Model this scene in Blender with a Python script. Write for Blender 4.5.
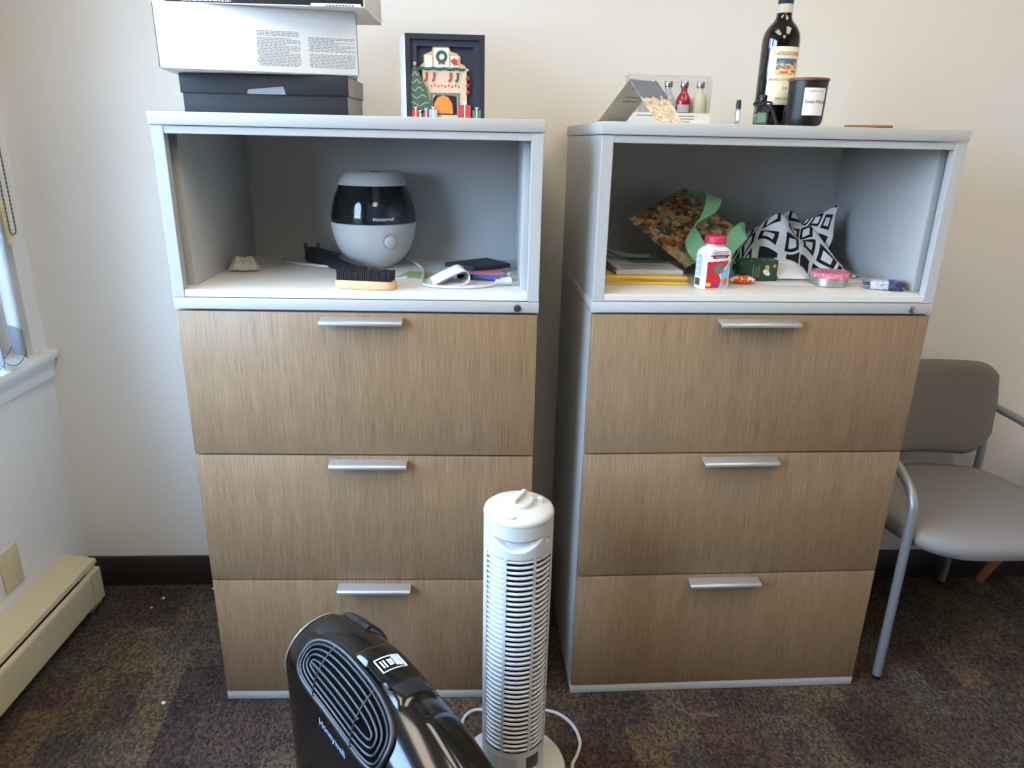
import bpy, bmesh, math, random
from math import sin, cos, pi, radians, sqrt, atan2
from mathutils import Vector, Matrix, noise

for o in list(bpy.data.objects):
    bpy.data.objects.remove(o, do_unlink=True)
SC = bpy.context.scene
COL = SC.collection
random.seed(7)

# ------------------------------------------------------------------ camera
cam_d = bpy.data.cameras.new('camera')
cam_d.sensor_fit = 'HORIZONTAL'
cam_d.sensor_width = 36.0
cam_d.lens = 709.817 / 1024 * 36.0
cam_d.clip_start = 0.02
cam = bpy.data.objects.new('camera', cam_d)
COL.objects.link(cam)
_R = Matrix(((0.99936524, 0.034357576, -0.0094166),
             (-0.029468961, 0.945804553, 0.32339655),
             (0.020017385, -0.322913774, 0.946216677)))
_right, _fwd, _up = _R.col[0], _R.col[1], _R.col[2]
_m = Matrix((( _right[0], _up[0], -_fwd[0], 0.645417),
             ( _right[1], _up[1], -_fwd[1], -1.453331),
             ( _right[2], _up[2], -_fwd[2], 1.341383),
             (0, 0, 0, 1)))
cam.matrix_world = _m
SC.camera = cam

# ------------------------------------------------------------------ view, world
SC.view_settings.view_transform = 'Standard'
SC.view_settings.look = 'None'
SC.view_settings.gamma = 1.0
SC.view_settings.use_curve_mapping = False
SC.view_settings.exposure = 0.0
SC.cycles.use_denoising = True
SC.cycles.max_bounces = 10
SC.cycles.diffuse_bounces = 5
SC.cycles.transparent_max_bounces = 12
SC.cycles.sample_clamp_indirect = 6.0
SC.cycles.caustics_reflective = False
SC.cycles.caustics_refractive = False

def lin(c):
    c = c / 255.0
    return c / 12.92 if c <= 0.04045 else ((c + 0.055) / 1.055) ** 2.4
def rgb(r, g, b):
    return (lin(r), lin(g), lin(b), 1.0)

SKY = 25.0
LAMP = 9.8
W_ = bpy.data.worlds.new('sky')
SC.world = W_
W_.use_nodes = True
nt = W_.node_tree
bg = nt.nodes['Background']
tc = nt.nodes.new('ShaderNodeTexCoord')
sx = nt.nodes.new('ShaderNodeSeparateXYZ')
rp = nt.nodes.new('ShaderNodeValToRGB')
nt.links.new(tc.outputs['Generated'], sx.inputs[0])
mr = nt.nodes.new('ShaderNodeMapRange')
mr.inputs['From Min'].default_value = -1.0
nt.links.new(sx.outputs['Z'], mr.inputs['Value'])
nt.links.new(mr.outputs[0], rp.inputs[0])
rp.color_ramp.elements[0].position = 0.49
rp.color_ramp.elements[0].color = (0.05, 0.055, 0.06, 1)
rp.color_ramp.elements[1].position = 0.52
rp.color_ramp.elements[1].color = (0.58, 0.76, 1.0, 1)
e_ = rp.color_ramp.elements.new(1.0)
e_.color = (0.40, 0.62, 1.0, 1)
nt.links.new(rp.outputs[0], bg.inputs['Color'])
bg.inputs['Strength'].default_value = SKY

# daylight portals in the seen and the added window opening (they guide sampling of the sky)
for _y0, _y1 in ((-0.55, 0.435), (-1.95, -0.70)):
    pl = bpy.data.lights.new('window_portal', 'AREA')
    pl.shape = 'RECTANGLE'
    pl.size = 1.45
    pl.size_y = _y1 - _y0
    pl.cycles.is_portal = True
    po = bpy.data.objects.new('window_portal', pl)
    COL.objects.link(po)
    po.matrix_world = Matrix(((0, 0, -1, -0.745), (0, 1, 0, (_y0 + _y1) / 2), (1, 0, 0, 1.494), (0, 0, 0, 1)))

# ------------------------------------------------------------------ materials
def new_mat(name):
    m = bpy.data.materials.new(name)
    m.use_nodes = True
    return m, m.node_tree, m.node_tree.nodes['Principled BSDF']

def pm(name, col, rough=0.5, metal=0.0, bump=0.0, bscale=200.0, var=0.0, vscale=8.0, coat=0.0, spec=0.5, sheen=0.0):
    """principled material with procedural colour variation and bump"""
    m, t, b = new_mat(name)
    b.inputs['Roughness'].default_value = rough
    b.inputs['Metallic'].default_value = metal
    b.inputs['Specular IOR Level'].default_value = spec
    if coat:
        b.inputs['Coat Weight'].default_value = coat
        b.inputs['Coat Roughness'].default_value = 0.05
    if sheen:
        b.inputs['Sheen Weight'].default_value = sheen
    co = t.nodes.new('ShaderNodeTexCoord')
    n = t.nodes.new('ShaderNodeTexNoise')
    n.inputs['Scale'].default_value = vscale
    n.inputs['Detail'].default_value = 4
    t.links.new(co.outputs['Object'], n.inputs['Vector'])
    mx = t.nodes.new('ShaderNodeMix')
    mx.data_type = 'RGBA'
    mx.inputs[6].default_value = tuple(c * (1 - var) for c in col[:3]) + (1,)
    mx.inputs[7].default_value = tuple(min(1, c * (1 + var)) for c in col[:3]) + (1,)
    t.links.new(n.outputs['Fac'], mx.inputs[0])
    t.links.new(mx.outputs[2], b.inputs['Base Color'])
    if bump:
        n2 = t.nodes.new('ShaderNodeTexNoise')
        n2.inputs['Scale'].default_value = bscale
        n2.inputs['Detail'].default_value = 3
        t.links.new(co.outputs['Object'], n2.inputs['Vector'])
        bp = t.nodes.new('ShaderNodeBump')
        bp.inputs['Strength'].default_value = bump
        bp.inputs['Distance'].default_value = 0.002
        t.links.new(n2.outputs['Fac'], bp.inputs['Height'])
        t.links.new(bp.outputs[0], b.inputs['Normal'])
    return m

def clear_mat(name, tint, gloss_rough=0.03, fac=0.12):
    m = bpy.data.materials.new(name)
    m.use_nodes = True
    t = m.node_tree
    t.nodes.clear()
    out = t.nodes.new('ShaderNodeOutputMaterial')
    tr = t.nodes.new('ShaderNodeBsdfTransparent')
    tr.inputs[0].default_value = tint
    gl = t.nodes.new('ShaderNodeBsdfGlossy')
    gl.inputs['Roughness'].default_value = gloss_rough
    mx = t.nodes.new('ShaderNodeMixShader')
    lw = t.nodes.new('ShaderNodeLayerWeight')
    pw = t.nodes.new('ShaderNodeMath')
    pw.operation = 'POWER'
    pw.inputs[1].default_value = 4.0
    t.links.new(lw.outputs['Facing'], pw.inputs[0])
    ad = t.nodes.new('ShaderNodeMath')
    ad.operation = 'MULTIPLY_ADD'
    ad.use_clamp = True
    ad.inputs[1].default_value = 0.6
    ad.inputs[2].default_value = fac
    t.links.new(pw.outputs[0], ad.inputs[0])
    t.links.new(ad.outputs[0], mx.inputs[0])
    t.links.new(tr.outputs[0], mx.inputs[1])
    t.links.new(gl.outputs[0], mx.inputs[2])
    t.links.new(mx.outputs[0], out.inputs[0])
    return m

def ramp(t, stops, interp='LINEAR'):
    r = t.nodes.new('ShaderNodeValToRGB')
    r.color_ramp.interpolation = interp
    while len(r.color_ramp.elements) < len(stops):
        r.color_ramp.elements.new(0.5)
    for e, (p, c) in zip(r.color_ramp.elements, stops):
        e.position = p
        e.color = c
    return r

def oak_mat():
    m, t, b = new_mat('oak_laminate')
    co = t.nodes.new('ShaderNodeTexCoord')
    mp = t.nodes.new('ShaderNodeMapping')
    mp.inputs['Scale'].default_value = (420, 60, 13)
    t.links.new(co.outputs['Object'], mp.inputs[0])
    n = t.nodes.new('ShaderNodeTexNoise')
    n.inputs['Scale'].default_value = 1.0
    n.inputs['Detail'].default_value = 5
    n.inputs['Roughness'].default_value = 0.6
    t.links.new(mp.outputs[0], n.inputs['Vector'])
    mp2 = t.nodes.new('ShaderNodeMapping')
    mp2.inputs['Scale'].default_value = (40, 8, 2.2)
    t.links.new(co.outputs['Object'], mp2.inputs[0])
    n2 = t.nodes.new('ShaderNodeTexNoise')
    n2.inputs['Scale'].default_value = 1.0
    n2.inputs['Detail'].default_value = 3
    t.links.new(mp2.outputs[0], n2.inputs['Vector'])
    mth = t.nodes.new('ShaderNodeMix')
    mth.inputs[0].default_value = 0.22
    t.links.new(n.outputs['Fac'], mth.inputs[2])
    t.links.new(n2.outputs['Fac'], mth.inputs[3])
    r = ramp(t, [(0.30, rgb(108, 85, 59)), (0.45, rgb(129, 104, 77)), (0.56, rgb(142, 116, 88)), (0.72, rgb(156, 130, 102))])
    t.links.new(mth.outputs[0], r.inputs[0])
    t.links.new(r.outputs[0], b.inputs['Base Color'])
    b.inputs['Roughness'].default_value = 0.42
    bp = t.nodes.new('ShaderNodeBump')
    bp.inputs['Strength'].default_value = 0.08
    bp.inputs['Distance'].default_value = 0.001
    t.links.new(n.outputs['Fac'], bp.inputs['Height'])
    t.links.new(bp.outputs[0], b.inputs['Normal'])
    return m

def carpet_mat():
    m, t, b = new_mat('patchwork_carpet')
    co = t.nodes.new('ShaderNodeTexCoord')
    def brick(rot, loc, w, h, off):
        mp = t.nodes.new('ShaderNodeMapping')
        mp.inputs['Rotation'].default_value = (0, 0, rot)
        mp.inputs['Location'].default_value = loc
        t.links.new(co.outputs['Object'], mp.inputs[0])
        k = t.nodes.new('ShaderNodeTexBrick')
        k.offset = off
        k.inputs['Color1'].default_value = (0, 0, 0, 1)
        k.inputs['Color2'].default_value = (1, 1, 1, 1)
        k.inputs['Mortar Size'].default_value = 0.0
        k.inputs['Scale'].default_value = 1.0
        k.inputs['Brick Width'].default_value = w
        k.inputs['Row Height'].default_value = h
        t.links.new(mp.outputs[0], k.inputs['Vector'])
        return k
    b1 = brick(radians(84), (0.13, 0.05, 0), 0.52, 0.085, 0.37)
    b2 = brick(radians(84), (0.31, 0.22, 0), 0.19, 0.17, 0.43)
    mixb = t.nodes.new('ShaderNodeMix')
    mixb.data_type = 'RGBA'
    mixb.inputs[0].default_value = 0.42
    t.links.new(b1.outputs['Color'], mixb.inputs[6])
    t.links.new(b2.outputs['Color'], mixb.inputs[7])
    r = ramp(t, [(0.0, rgb(58, 49, 47)), (0.25, rgb(67, 56, 51)), (0.42, rgb(76, 65, 56)), (0.55, rgb(87, 75, 60)),
                 (0.68, rgb(69, 67, 64)), (0.82, rgb(71, 58, 54)), (1.0, rgb(95, 82, 64))])
    t.links.new(mixb.outputs[2], r.inputs[0])
    # yarn flecks
    v = t.nodes.new('ShaderNodeTexVoronoi')
    v.inputs['Scale'].default_value = 170
    v.inputs['Randomness'].default_value = 0.6
    mp = t.nodes.new('ShaderNodeMapping')
    mp.inputs['Scale'].default_value = (1.0, 0.8, 1)
    mp.inputs['Rotation'].default_value = (0, 0, radians(6))
    t.links.new(co.outputs['Object'], mp.inputs[0])
    t.links.new(mp.outputs[0], v.inputs['Vector'])
    sp = t.nodes.new('ShaderNodeSeparateColor')
    t.links.new(v.outputs['Color'], sp.inputs[0])
    fl = ramp(t, [(0.0, (0.42, 0.46, 0.50, 1)), (0.35, (0.74, 0.75, 0.76, 1)), (0.6, (1.04, 0.98, 0.95, 1)), (0.85, (1.42, 1.22, 1.02, 1)), (1.0, (1.7, 1.5, 1.25, 1))])
    t.links.new(sp.outputs[0], fl.inputs[0])
    mul = t.nodes.new('ShaderNodeMix')
    mul.data_type = 'RGBA'
    mul.blend_type = 'MULTIPLY'
    mul.inputs[0].default_value = 1.0
    t.links.new(r.outputs[0], mul.inputs[6])
    t.links.new(fl.outputs[0], mul.inputs[7])
    # soft wear variation
    n = t.nodes.new('ShaderNodeTexNoise')
    n.inputs['Scale'].default_value = 3.0
    t.links.new(co.outputs['Object'], n.inputs['Vector'])
    wr = ramp(t, [(0.3, (0.75, 0.75, 0.75, 1)), (0.7, (1.15, 1.12, 1.1, 1))])
    t.links.new(n.outputs['Fac'], wr.inputs[0])
    mul2 = t.nodes.new('ShaderNodeMix')
    mul2.data_type = 'RGBA'
    mul2.blend_type = 'MULTIPLY'
    mul2.inputs[0].default_value = 1.0
    t.links.new(mul.outputs[2], mul2.inputs[6])
    t.links.new(wr.outputs[0], mul2.inputs[7])
    t.links.new(mul2.outputs[2], b.inputs['Base Color'])
    b.inputs['Roughness'].default_value = 0.95
    b.inputs['Specular IOR Level'].default_value = 0.1
    bp = t.nodes.new('ShaderNodeBump')
    bp.inputs['Strength'].default_value = 0.7
    bp.inputs['Distance'].default_value = 0.004
    t.links.new(v.outputs['Distance'], bp.inputs['Height'])
    bp.invert = True
    t.links.new(bp.outputs[0], b.inputs['Normal'])
    return m

def wall_mat():
    return pm('wall_paint', (0.72, 0.685, 0.635, 1), 0.75, bump=0.12, bscale=160, var=0.015, vscale=30)

def print_mat():
    """busy illustrated bag print"""
    m, t, b = new_mat('illustrated_print')
    co = t.nodes.new('ShaderNodeTexCoord')
    mp = t.nodes.new('ShaderNodeMapping')
    mp.inputs['Scale'].default_value = (1, 1, 1)
    t.links.new(co.outputs['UV'], mp.inputs[0])
    v = t.nodes.new('ShaderNodeTexVoronoi')
    v.distance = 'CHEBYCHEV'
    v.inputs['Scale'].default_value = 12
    v.inputs['Randomness'].default_value = 0.8
    t.links.new(mp.outputs[0], v.inputs['Vector'])
    sp = t.nodes.new('ShaderNodeSeparateColor')
    t.links.new(v.outputs['Color'], sp.inputs[0])
    r = ramp(t, [(0.0, rgb(214, 170, 118)), (0.2, rgb(140, 92, 58)), (0.34, rgb(232, 202, 152)), (0.48, rgb(92, 112, 62)),
                 (0.58, rgb(56, 86, 120)), (0.66, rgb(206, 120, 52)), (0.78, rgb(66, 50, 40)), (0.88, rgb(232, 214, 178)), (0.95, rgb(150, 60, 40))], 'CONSTANT')
    t.links.new(sp.outputs[0], r.inputs[0])
    v2 = t.nodes.new('ShaderNodeTexVoronoi')
    v2.inputs['Scale'].default_value = 24
    t.links.new(mp.outputs[0], v2.inputs['Vector'])
    sp2 = t.nodes.new('ShaderNodeSeparateColor')
    t.links.new(v2.outputs['Color'], sp2.inputs[0])
    r2 = ramp(t, [(0.0, rgb(40, 32, 28)), (0.25, rgb(170, 130, 90)), (0.5, rgb(220, 190, 150)), (0.7, rgb(90, 60, 40)), (0.85, rgb(60, 90, 60))], 'CONSTANT')
    t.links.new(sp2.outputs[1], r2.inputs[0])
    mx = t.nodes.new('ShaderNodeMix')
    mx.data_type = 'RGBA'
    mx.inputs[0].default_value = 0.38
    t.links.new(r.outputs[0], mx.inputs[6])
    t.links.new(r2.outputs[0], mx.inputs[7])
    t.links.new(mx.outputs[2], b.inputs['Base Color'])
    b.inputs['Roughness'].default_value = 0.5
    return m

def geo_mat():
    """white cloth with black nested-square rings (UV)"""
    m, t, b = new_mat('geometric_cloth')
    co = t.nodes.new('ShaderNodeTexCoord')
    mp = t.nodes.new('ShaderNodeMapping')
    mp.inputs['Scale'].default_value = (1, 1, 1)
    mp.inputs['Rotation'].default_value = (0, 0, radians(18))
    t.links.new(co.outputs['UV'], mp.inputs[0])
    v = t.nodes.new('ShaderNodeTexVoronoi')
    v.distance = 'CHEBYCHEV'
    v.inputs['Scale'].default_value = 5.4
    v.inputs['Randomness'].default_value = 0.30
    t.links.new(mp.outputs[0], v.inputs['Vector'])
    r = ramp(t, [(0.0, rgb(228, 228, 226)), (0.20, rgb(18, 18, 20)), (0.37, rgb(228, 228, 226))], 'CONSTANT')
    t.links.new(v.outputs['Distance'], r.inputs[0])
    t.links.new(r.outputs[0], b.inputs['Base Color'])
    b.inputs['Roughness'].default_value = 0.85
    return m

def spot_mat(name, base, spots, scale, thr):
    m, t, b = new_mat(name)
    co = t.nodes.new('ShaderNodeTexCoord')
    v = t.nodes.new('ShaderNodeTexVoronoi')
    v.inputs['Scale'].default_value = scale
    t.links.new(co.outputs['Object'], v.inputs['Vector'])
    sp = t.nodes.new('ShaderNodeSeparateColor')
    t.links.new(v.outputs['Color'], sp.inputs[0])
    r = ramp(t, [(i / len(spots), c) for i, c in enumerate(spots)], 'CONSTANT')
    t.links.new(sp.outputs[0], r.inputs[0])
    lt = t.nodes.new('ShaderNodeMath')
    lt.operation = 'LESS_THAN'
    lt.inputs[1].default_value = thr
    t.links.new(v.outputs['Distance'], lt.inputs[0])
    mx = t.nodes.new('ShaderNodeMix')
    mx.data_type = 'RGBA'
    mx.inputs[6].default_value = base
    t.links.new(lt.outputs[0], mx.inputs[0])
    t.links.new(r.outputs[0], mx.inputs[7])
    t.links.new(mx.outputs[2], b.inputs['Base Color'])
    b.inputs['Roughness'].default_value = 0.4
    return m

def town_mat():
    """small painted landscape: blue sky above, warm roofs below (UV)"""
    m, t, b = new_mat('painted_landscape')
    co = t.nodes.new('ShaderNodeTexCoord')
    sp = t.nodes.new('ShaderNodeSeparateXYZ')
    t.links.new(co.outputs['UV'], sp.inputs[0])
    n = t.nodes.new('ShaderNodeTexVoronoi')
    n.inputs['Scale'].default_value = 6
    t.links.new(co.outputs['UV'], n.inputs['Vector'])
    s2 = t.nodes.new('ShaderNodeSeparateColor')
    t.links.new(n.outputs['Color'], s2.inputs[0])
    ma = t.nodes.new('ShaderNodeMath')
    ma.operation = 'MULTIPLY_ADD'
    ma.inputs[1].default_value = 0.45
    t.links.new(s2.outputs[0], ma.inputs[0])
    t.links.new(sp.outputs['Y'], ma.inputs[2])
    r = ramp(t, [(0.0, rgb(214, 176, 116)), (0.3, rgb(232, 206, 160)), (0.48, rgb(170, 104, 66)), (0.62, rgb(226, 196, 150)), (0.78, rgb(120, 142, 158)), (0.95, rgb(76, 104, 134))], 'CONSTANT')
    t.links.new(ma.outputs[0], r.inputs[0])
    t.links.new(r.outputs[0], b.inputs['Base Color'])
    b.inputs['Roughness'].default_value = 0.6
    return m

def lamp_mat(strength):
    m = bpy.data.materials.new('ceiling_lamp_diffuser')
    m.use_nodes = True
    t = m.node_tree
    t.nodes.clear()
    out = t.nodes.new('ShaderNodeOutputMaterial')
    em = t.nodes.new('ShaderNodeEmission')
    em.inputs[0].default_value = (1.0, 0.87, 0.69, 1)
    em.inputs[1].default_value = strength
    t.links.new(em.outputs[0], out.inputs[0])
    return m

M = {}
M['wall'] = wall_mat()
M['darkwall'] = pm('darkened_wall_paint', rgb(96, 92, 90), 0.8, bump=0.1, bscale=160, var=0.03)  # for the unseen front wall, darkened to cut frontal fill light
M['ceiling'] = pm('ceiling_paint', (0.8, 0.78, 0.74, 1), 0.9, bump=0.2, bscale=60, var=0.03)
M['carpet'] = carpet_mat()
M['base'] = pm('dark_vinyl_base', rgb(44, 36, 32), 0.45, var=0.15, vscale=20)
M['trim'] = pm('white_trim_paint', (0.76, 0.745, 0.71, 1), 0.5, var=0.02)
M['bronze'] = pm('bronze_window_frame', rgb(52, 52, 56), 0.4, var=0.05)
M['glass'] = clear_mat('window_glass', (0.93, 0.96, 0.97, 1), 0.01, 0.0)
M['slat'] = pm('blind_slat_fabric', (0.70, 0.69, 0.68, 1), 0.8, bump=0.1, bscale=400, var=0.03)
M['weight'] = pm('blind_weight_grey', rgb(150, 150, 156), 0.6, var=0.04)
M['chain'] = pm('bead_chain_metal', rgb(120, 118, 112), 0.35, metal=0.8, var=0.1)
M['beige'] = pm('beige_enamel', rgb(198, 184, 152), 0.42, var=0.04, vscale=14)
M['plate'] = pm('ivory_plate_plastic', rgb(200, 184, 146), 0.4, var=0.03)
M['cordweight'] = pm('cream_plastic', rgb(226, 208, 166), 0.45, var=0.03)
M['dark'] = pm('dark_recess', rgb(26, 25, 25), 0.8, var=0.1)
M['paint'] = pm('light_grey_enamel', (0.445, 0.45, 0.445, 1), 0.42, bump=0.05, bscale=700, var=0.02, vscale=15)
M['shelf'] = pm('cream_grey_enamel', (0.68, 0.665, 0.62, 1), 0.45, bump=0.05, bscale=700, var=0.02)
M['oak'] = oak_mat()
M['alu'] = pm('satin_aluminium', rgb(168, 166, 165), 0.42, metal=0.55, var=0.03, vscale=40)
M['steel'] = pm('polished_steel', rgb(190, 186, 178), 0.22, metal=1.0, var=0.03)
M['white'] = pm('white_plastic', (0.53, 0.53, 0.525, 1), 0.32, var=0.015)
M['warmwhite'] = pm('warm_white_plastic', (0.55, 0.535, 0.495, 1), 0.42, var=0.015)
M['tank'] = clear_mat('smoked_tank', (0.52, 0.53, 0.56, 1), 0.04, 0.05)
M['black'] = pm('black_plastic', rgb(24, 24, 26), 0.4, var=0.1)
M['gloss'] = pm('glossy_black_plastic', rgb(8, 8, 9), 0.17, var=0.1, coat=0.25)
M['satin_black'] = pm('satin_black_plastic', rgb(26, 27, 30), 0.35, var=0.1)
M['grilleshade'] = pm('grille_shade_black', (0.004, 0.004, 0.004, 1), 0.95, spec=0.0)
M['ring'] = pm('grey_black_grille', rgb(40, 41, 45), 0.42, var=0.08)
M['leatherette'] = pm('black_pebbled_paper', rgb(17, 19, 25), 0.6, bump=0.5, bscale=420, var=0.15, vscale=60)
M['endgrey'] = pm('box_end_grey', rgb(150, 146, 138), 0.7, bump=0.2, bscale=300, var=0.06, vscale=40)
M['leaf'] = pm('beige_card', rgb(206, 196, 178), 0.7, var=0.03, vscale=30)
M['tape'] = pm('grey_tape', rgb(130, 133, 142), 0.5, var=0.15, vscale=300)
M['whitecard'] = pm('white_card', (0.78, 0.77, 0.74, 1), 0.6, var=0.02, bump=0.05, bscale=300)
M['corr'] = pm('corrugated_edge', rgb(120, 112, 100), 0.9, var=0.4, vscale=200)
M['ink'] = pm('grey_ink', rgb(150, 150, 152), 0.7, var=0.1, vscale=200)
M['inkdark'] = pm('dark_ink', rgb(46, 44, 46), 0.7, var=0.1, vscale=200)
M['inkwhite'] = pm('white_ink', rgb(235, 235, 235), 0.6, var=0.02)
M['navycard'] = pm('navy_card', rgb(40, 42, 58), 0.6, var=0.06, vscale=30)
M['navyedge'] = pm('navy_card_border', rgb(28, 30, 44), 0.55, var=0.06, vscale=30)
M['stone'] = pm('pale_stone_card', rgb(208, 186, 158), 0.7, var=0.12, vscale=220)
M['greystone'] = pm('grey_stone_card', rgb(116, 112, 112), 0.7, var=0.15, vscale=300)
M['pine'] = pm('pine_green_card', rgb(58, 92, 76), 0.7, var=0.3, vscale=260)
M['flame'] = pm('flame_print', rgb(222, 132, 56), 0.7, var=0.4, vscale=160)
M['redcard'] = pm('red_card', rgb(178, 62, 56), 0.6, var=0.1, vscale=100)
M['gold'] = pm('gold_card', rgb(200, 172, 122), 0.5, var=0.15, vscale=200)
M['bluecard'] = pm('blue_card', rgb(150, 180, 206), 0.6, var=0.08, vscale=100)
M['greencard'] = pm('muted_green_card', rgb(96, 122, 98), 0.6, var=0.08, vscale=100)
M['cream'] = pm('cream_paper', rgb(236, 224, 194), 0.7, var=0.03, vscale=60)
M['paper'] = pm('white_paper', (0.80, 0.80, 0.80, 1), 0.75, var=0.02, vscale=60)
M['greypaper'] = pm('grey_printed_paper', rgb(190, 192, 198), 0.75, var=0.08, vscale=120)
M['bottleglass'] = pm('dark_bottle_glass', rgb(12, 12, 10), 0.06, var=0.1, coat=0.4)
M['capsule'] = pm('navy_capsule', rgb(44, 54, 70), 0.4, var=0.05)
M['strip'] = pm('pale_seal_strip', rgb(196, 190, 172), 0.6, var=0.12, vscale=200)
M['matteblack'] = pm('matte_black_glass', rgb(24, 24, 26), 0.38, var=0.08)
M['walnut'] = pm('walnut_lid', rgb(112, 72, 50), 0.5, var=0.2, vscale=60)
M['cork'] = pm('cork', rgb(160, 108, 66), 0.9, bump=0.6, bscale=500, var=0.35, vscale=300)
M['clear'] = clear_mat('clear_plastic', (0.97, 0.97, 0.97, 1), 0.08, 0.05)
M['clearglass'] = clear_mat('clear_bottle_glass', (0.84, 0.87, 0.90, 1), 0.02, 0.05)
M['greenglass'] = pm('green_perfume_label', rgb(110, 140, 112), 0.35, var=0.05)
M['redliquor'] = pm('red_liquor', rgb(160, 22, 48), 0.15, var=0.1, coat=0.5)
M['frosted'] = pm('frosted_yellow_glass', rgb(206, 204, 176), 0.4, var=0.05)
M['metalcap'] = pm('silver_cap', rgb(170, 168, 166), 0.25, metal=0.9, var=0.06)
M['ribbon'] = pm('black_ribbon', rgb(26, 28, 32), 0.6, var=0.1)
M['slate'] = pm('slate_blue_print', rgb(108, 118, 132), 0.6, var=0.1, vscale=80)
M['cityprint'] = spot_mat('city_print', rgb(206, 196, 182), [rgb(222, 150, 96), rgb(240, 234, 224), rgb(150, 148, 150), rgb(236, 226, 210), rgb(240, 214, 160), rgb(232, 228, 220)], 150, 0.5)
M['wood'] = pm('pale_beech', rgb(205, 167, 124), 0.5, var=0.08, vscale=50)
M['bristle'] = pm('black_bristle', rgb(20, 20, 22), 0.7, var=0.2, vscale=300)
M['wrapper'] = pm('grey_wrapper', rgb(176, 176, 164), 0.4, bump=0.4, bscale=90, var=0.25, vscale=60)
M['pinkpaper'] = pm('pink_paper', rgb(196, 120, 150), 0.6, var=0.08)
M['lilac'] = pm('lilac_paper', rgb(170, 150, 200), 0.6, var=0.08)
M['bluepen'] = pm('blue_pen', rgb(52, 88, 158), 0.35, var=0.05)
M['greenleaf'] = pm('green_leaflet', rgb(142, 170, 104), 0.6, var=0.1, vscale=40)
M['yellow'] = pm('yellow_envelope', rgb(226, 186, 62), 0.65, var=0.08, vscale=30)
M['manila'] = pm('manila_paper', rgb(196, 176, 132), 0.7, var=0.1, vscale=30)
M['mint'] = pm('mint_ribbon', rgb(140, 198, 150), 0.55, var=0.06, vscale=60)
M['palemint'] = pm('grey_mint_fabric', rgb(120, 140, 132), 0.7, var=0.06)
M['print'] = print_mat()
M['geo'] = geo_mat()
M['pillwhite'] = pm('white_bottle_plastic', (0.82, 0.82, 0.82, 1), 0.35, var=0.01)
M['pinkcap'] = pm('raspberry_cap', rgb(206, 48, 86), 0.45, var=0.04)
M['labelred'] = pm('red_label', rgb(196, 40, 52), 0.45, var=0.12, vscale=120)
M['labelblue'] = pm('light_blue_label', rgb(120, 186, 218), 0.45, var=0.06, vscale=60)
M['textblue'] = pm('blue_lettering', rgb(40, 84, 150), 0.5, var=0.05)
M['navy'] = pm('navy_print', rgb(36, 40, 84), 0.4, var=0.1, vscale=60)
M['purple'] = pm('purple_print', rgb(110, 60, 140), 0.45, var=0.08)
M['yellowprint'] = pm('yellow_print', rgb(238, 198, 70), 0.5, var=0.08)
M['orange'] = pm('orange_print', rgb(226, 96, 36), 0.4, var=0.1, vscale=90)
M['greenbox'] = spot_mat('green_box_print', rgb(28, 66, 46), [rgb(206, 168, 66), rgb(28, 66, 46), rgb(28, 66, 46), rgb(60, 110, 70), rgb(28, 66, 46), rgb(200, 204, 190)], 60, 0.33)
M['tin'] = pm('tin_metal', rgb(190, 188, 186), 0.3, metal=0.9, var=0.05)
M['pinklid'] = spot_mat('pink_lid_print', rgb(214, 112, 142), [rgb(230, 150, 170), rgb(190, 80, 110), rgb(236, 190, 200)], 300, 0.5)
M['navywrap'] = spot_mat('navy_wrapper_print', rgb(40, 44, 78), [rgb(40, 44, 78), rgb(200, 204, 214), rgb(40, 44, 78), rgb(60, 70, 110)], 130, 0.5)
M['silverwrap'] = spot_mat('silver_wrapper_print', rgb(176, 180, 194), [rgb(206, 208, 216), rgb(80, 86, 120), rgb(170, 174, 190)], 220, 0.4)
M['candy'] = spot_mat('candy_wrapper_print', rgb(226, 220, 212), [rgb(214, 72, 40), rgb(226, 220, 212), rgb(220, 96, 50)], 70, 0.6)
M['chairfabric'] = pm('grey_upholstery', rgb(110, 104, 100), 0.85, bump=0.3, bscale=900, var=0.05, vscale=300, sheen=0.0)
M['seatvinyl'] = pm('grey_seat_upholstery', rgb(124, 119, 118), 0.7, bump=0.2, bscale=900, var=0.04, vscale=300)
M['tube'] = pm('silver_powdercoat', rgb(146, 148, 152), 0.38, metal=0.45, var=0.03)
M['chairwood'] = pm('honey_wood', rgb(140, 92, 54), 0.5, var=0.2, vscale=20)
M['scrap'] = pm('white_scrap', rgb(214, 210, 204), 0.8, var=0.05)
M['fluff'] = pm('dark_fluff', rgb(30, 26, 24), 0.9, var=0.2)
M['town'] = town_mat()
M['lamp'] = lamp_mat(LAMP)
M['screen'] = pm('tinted_window_plastic', rgb(74, 72, 72), 0.2, var=0.2, vscale=60)

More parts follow.
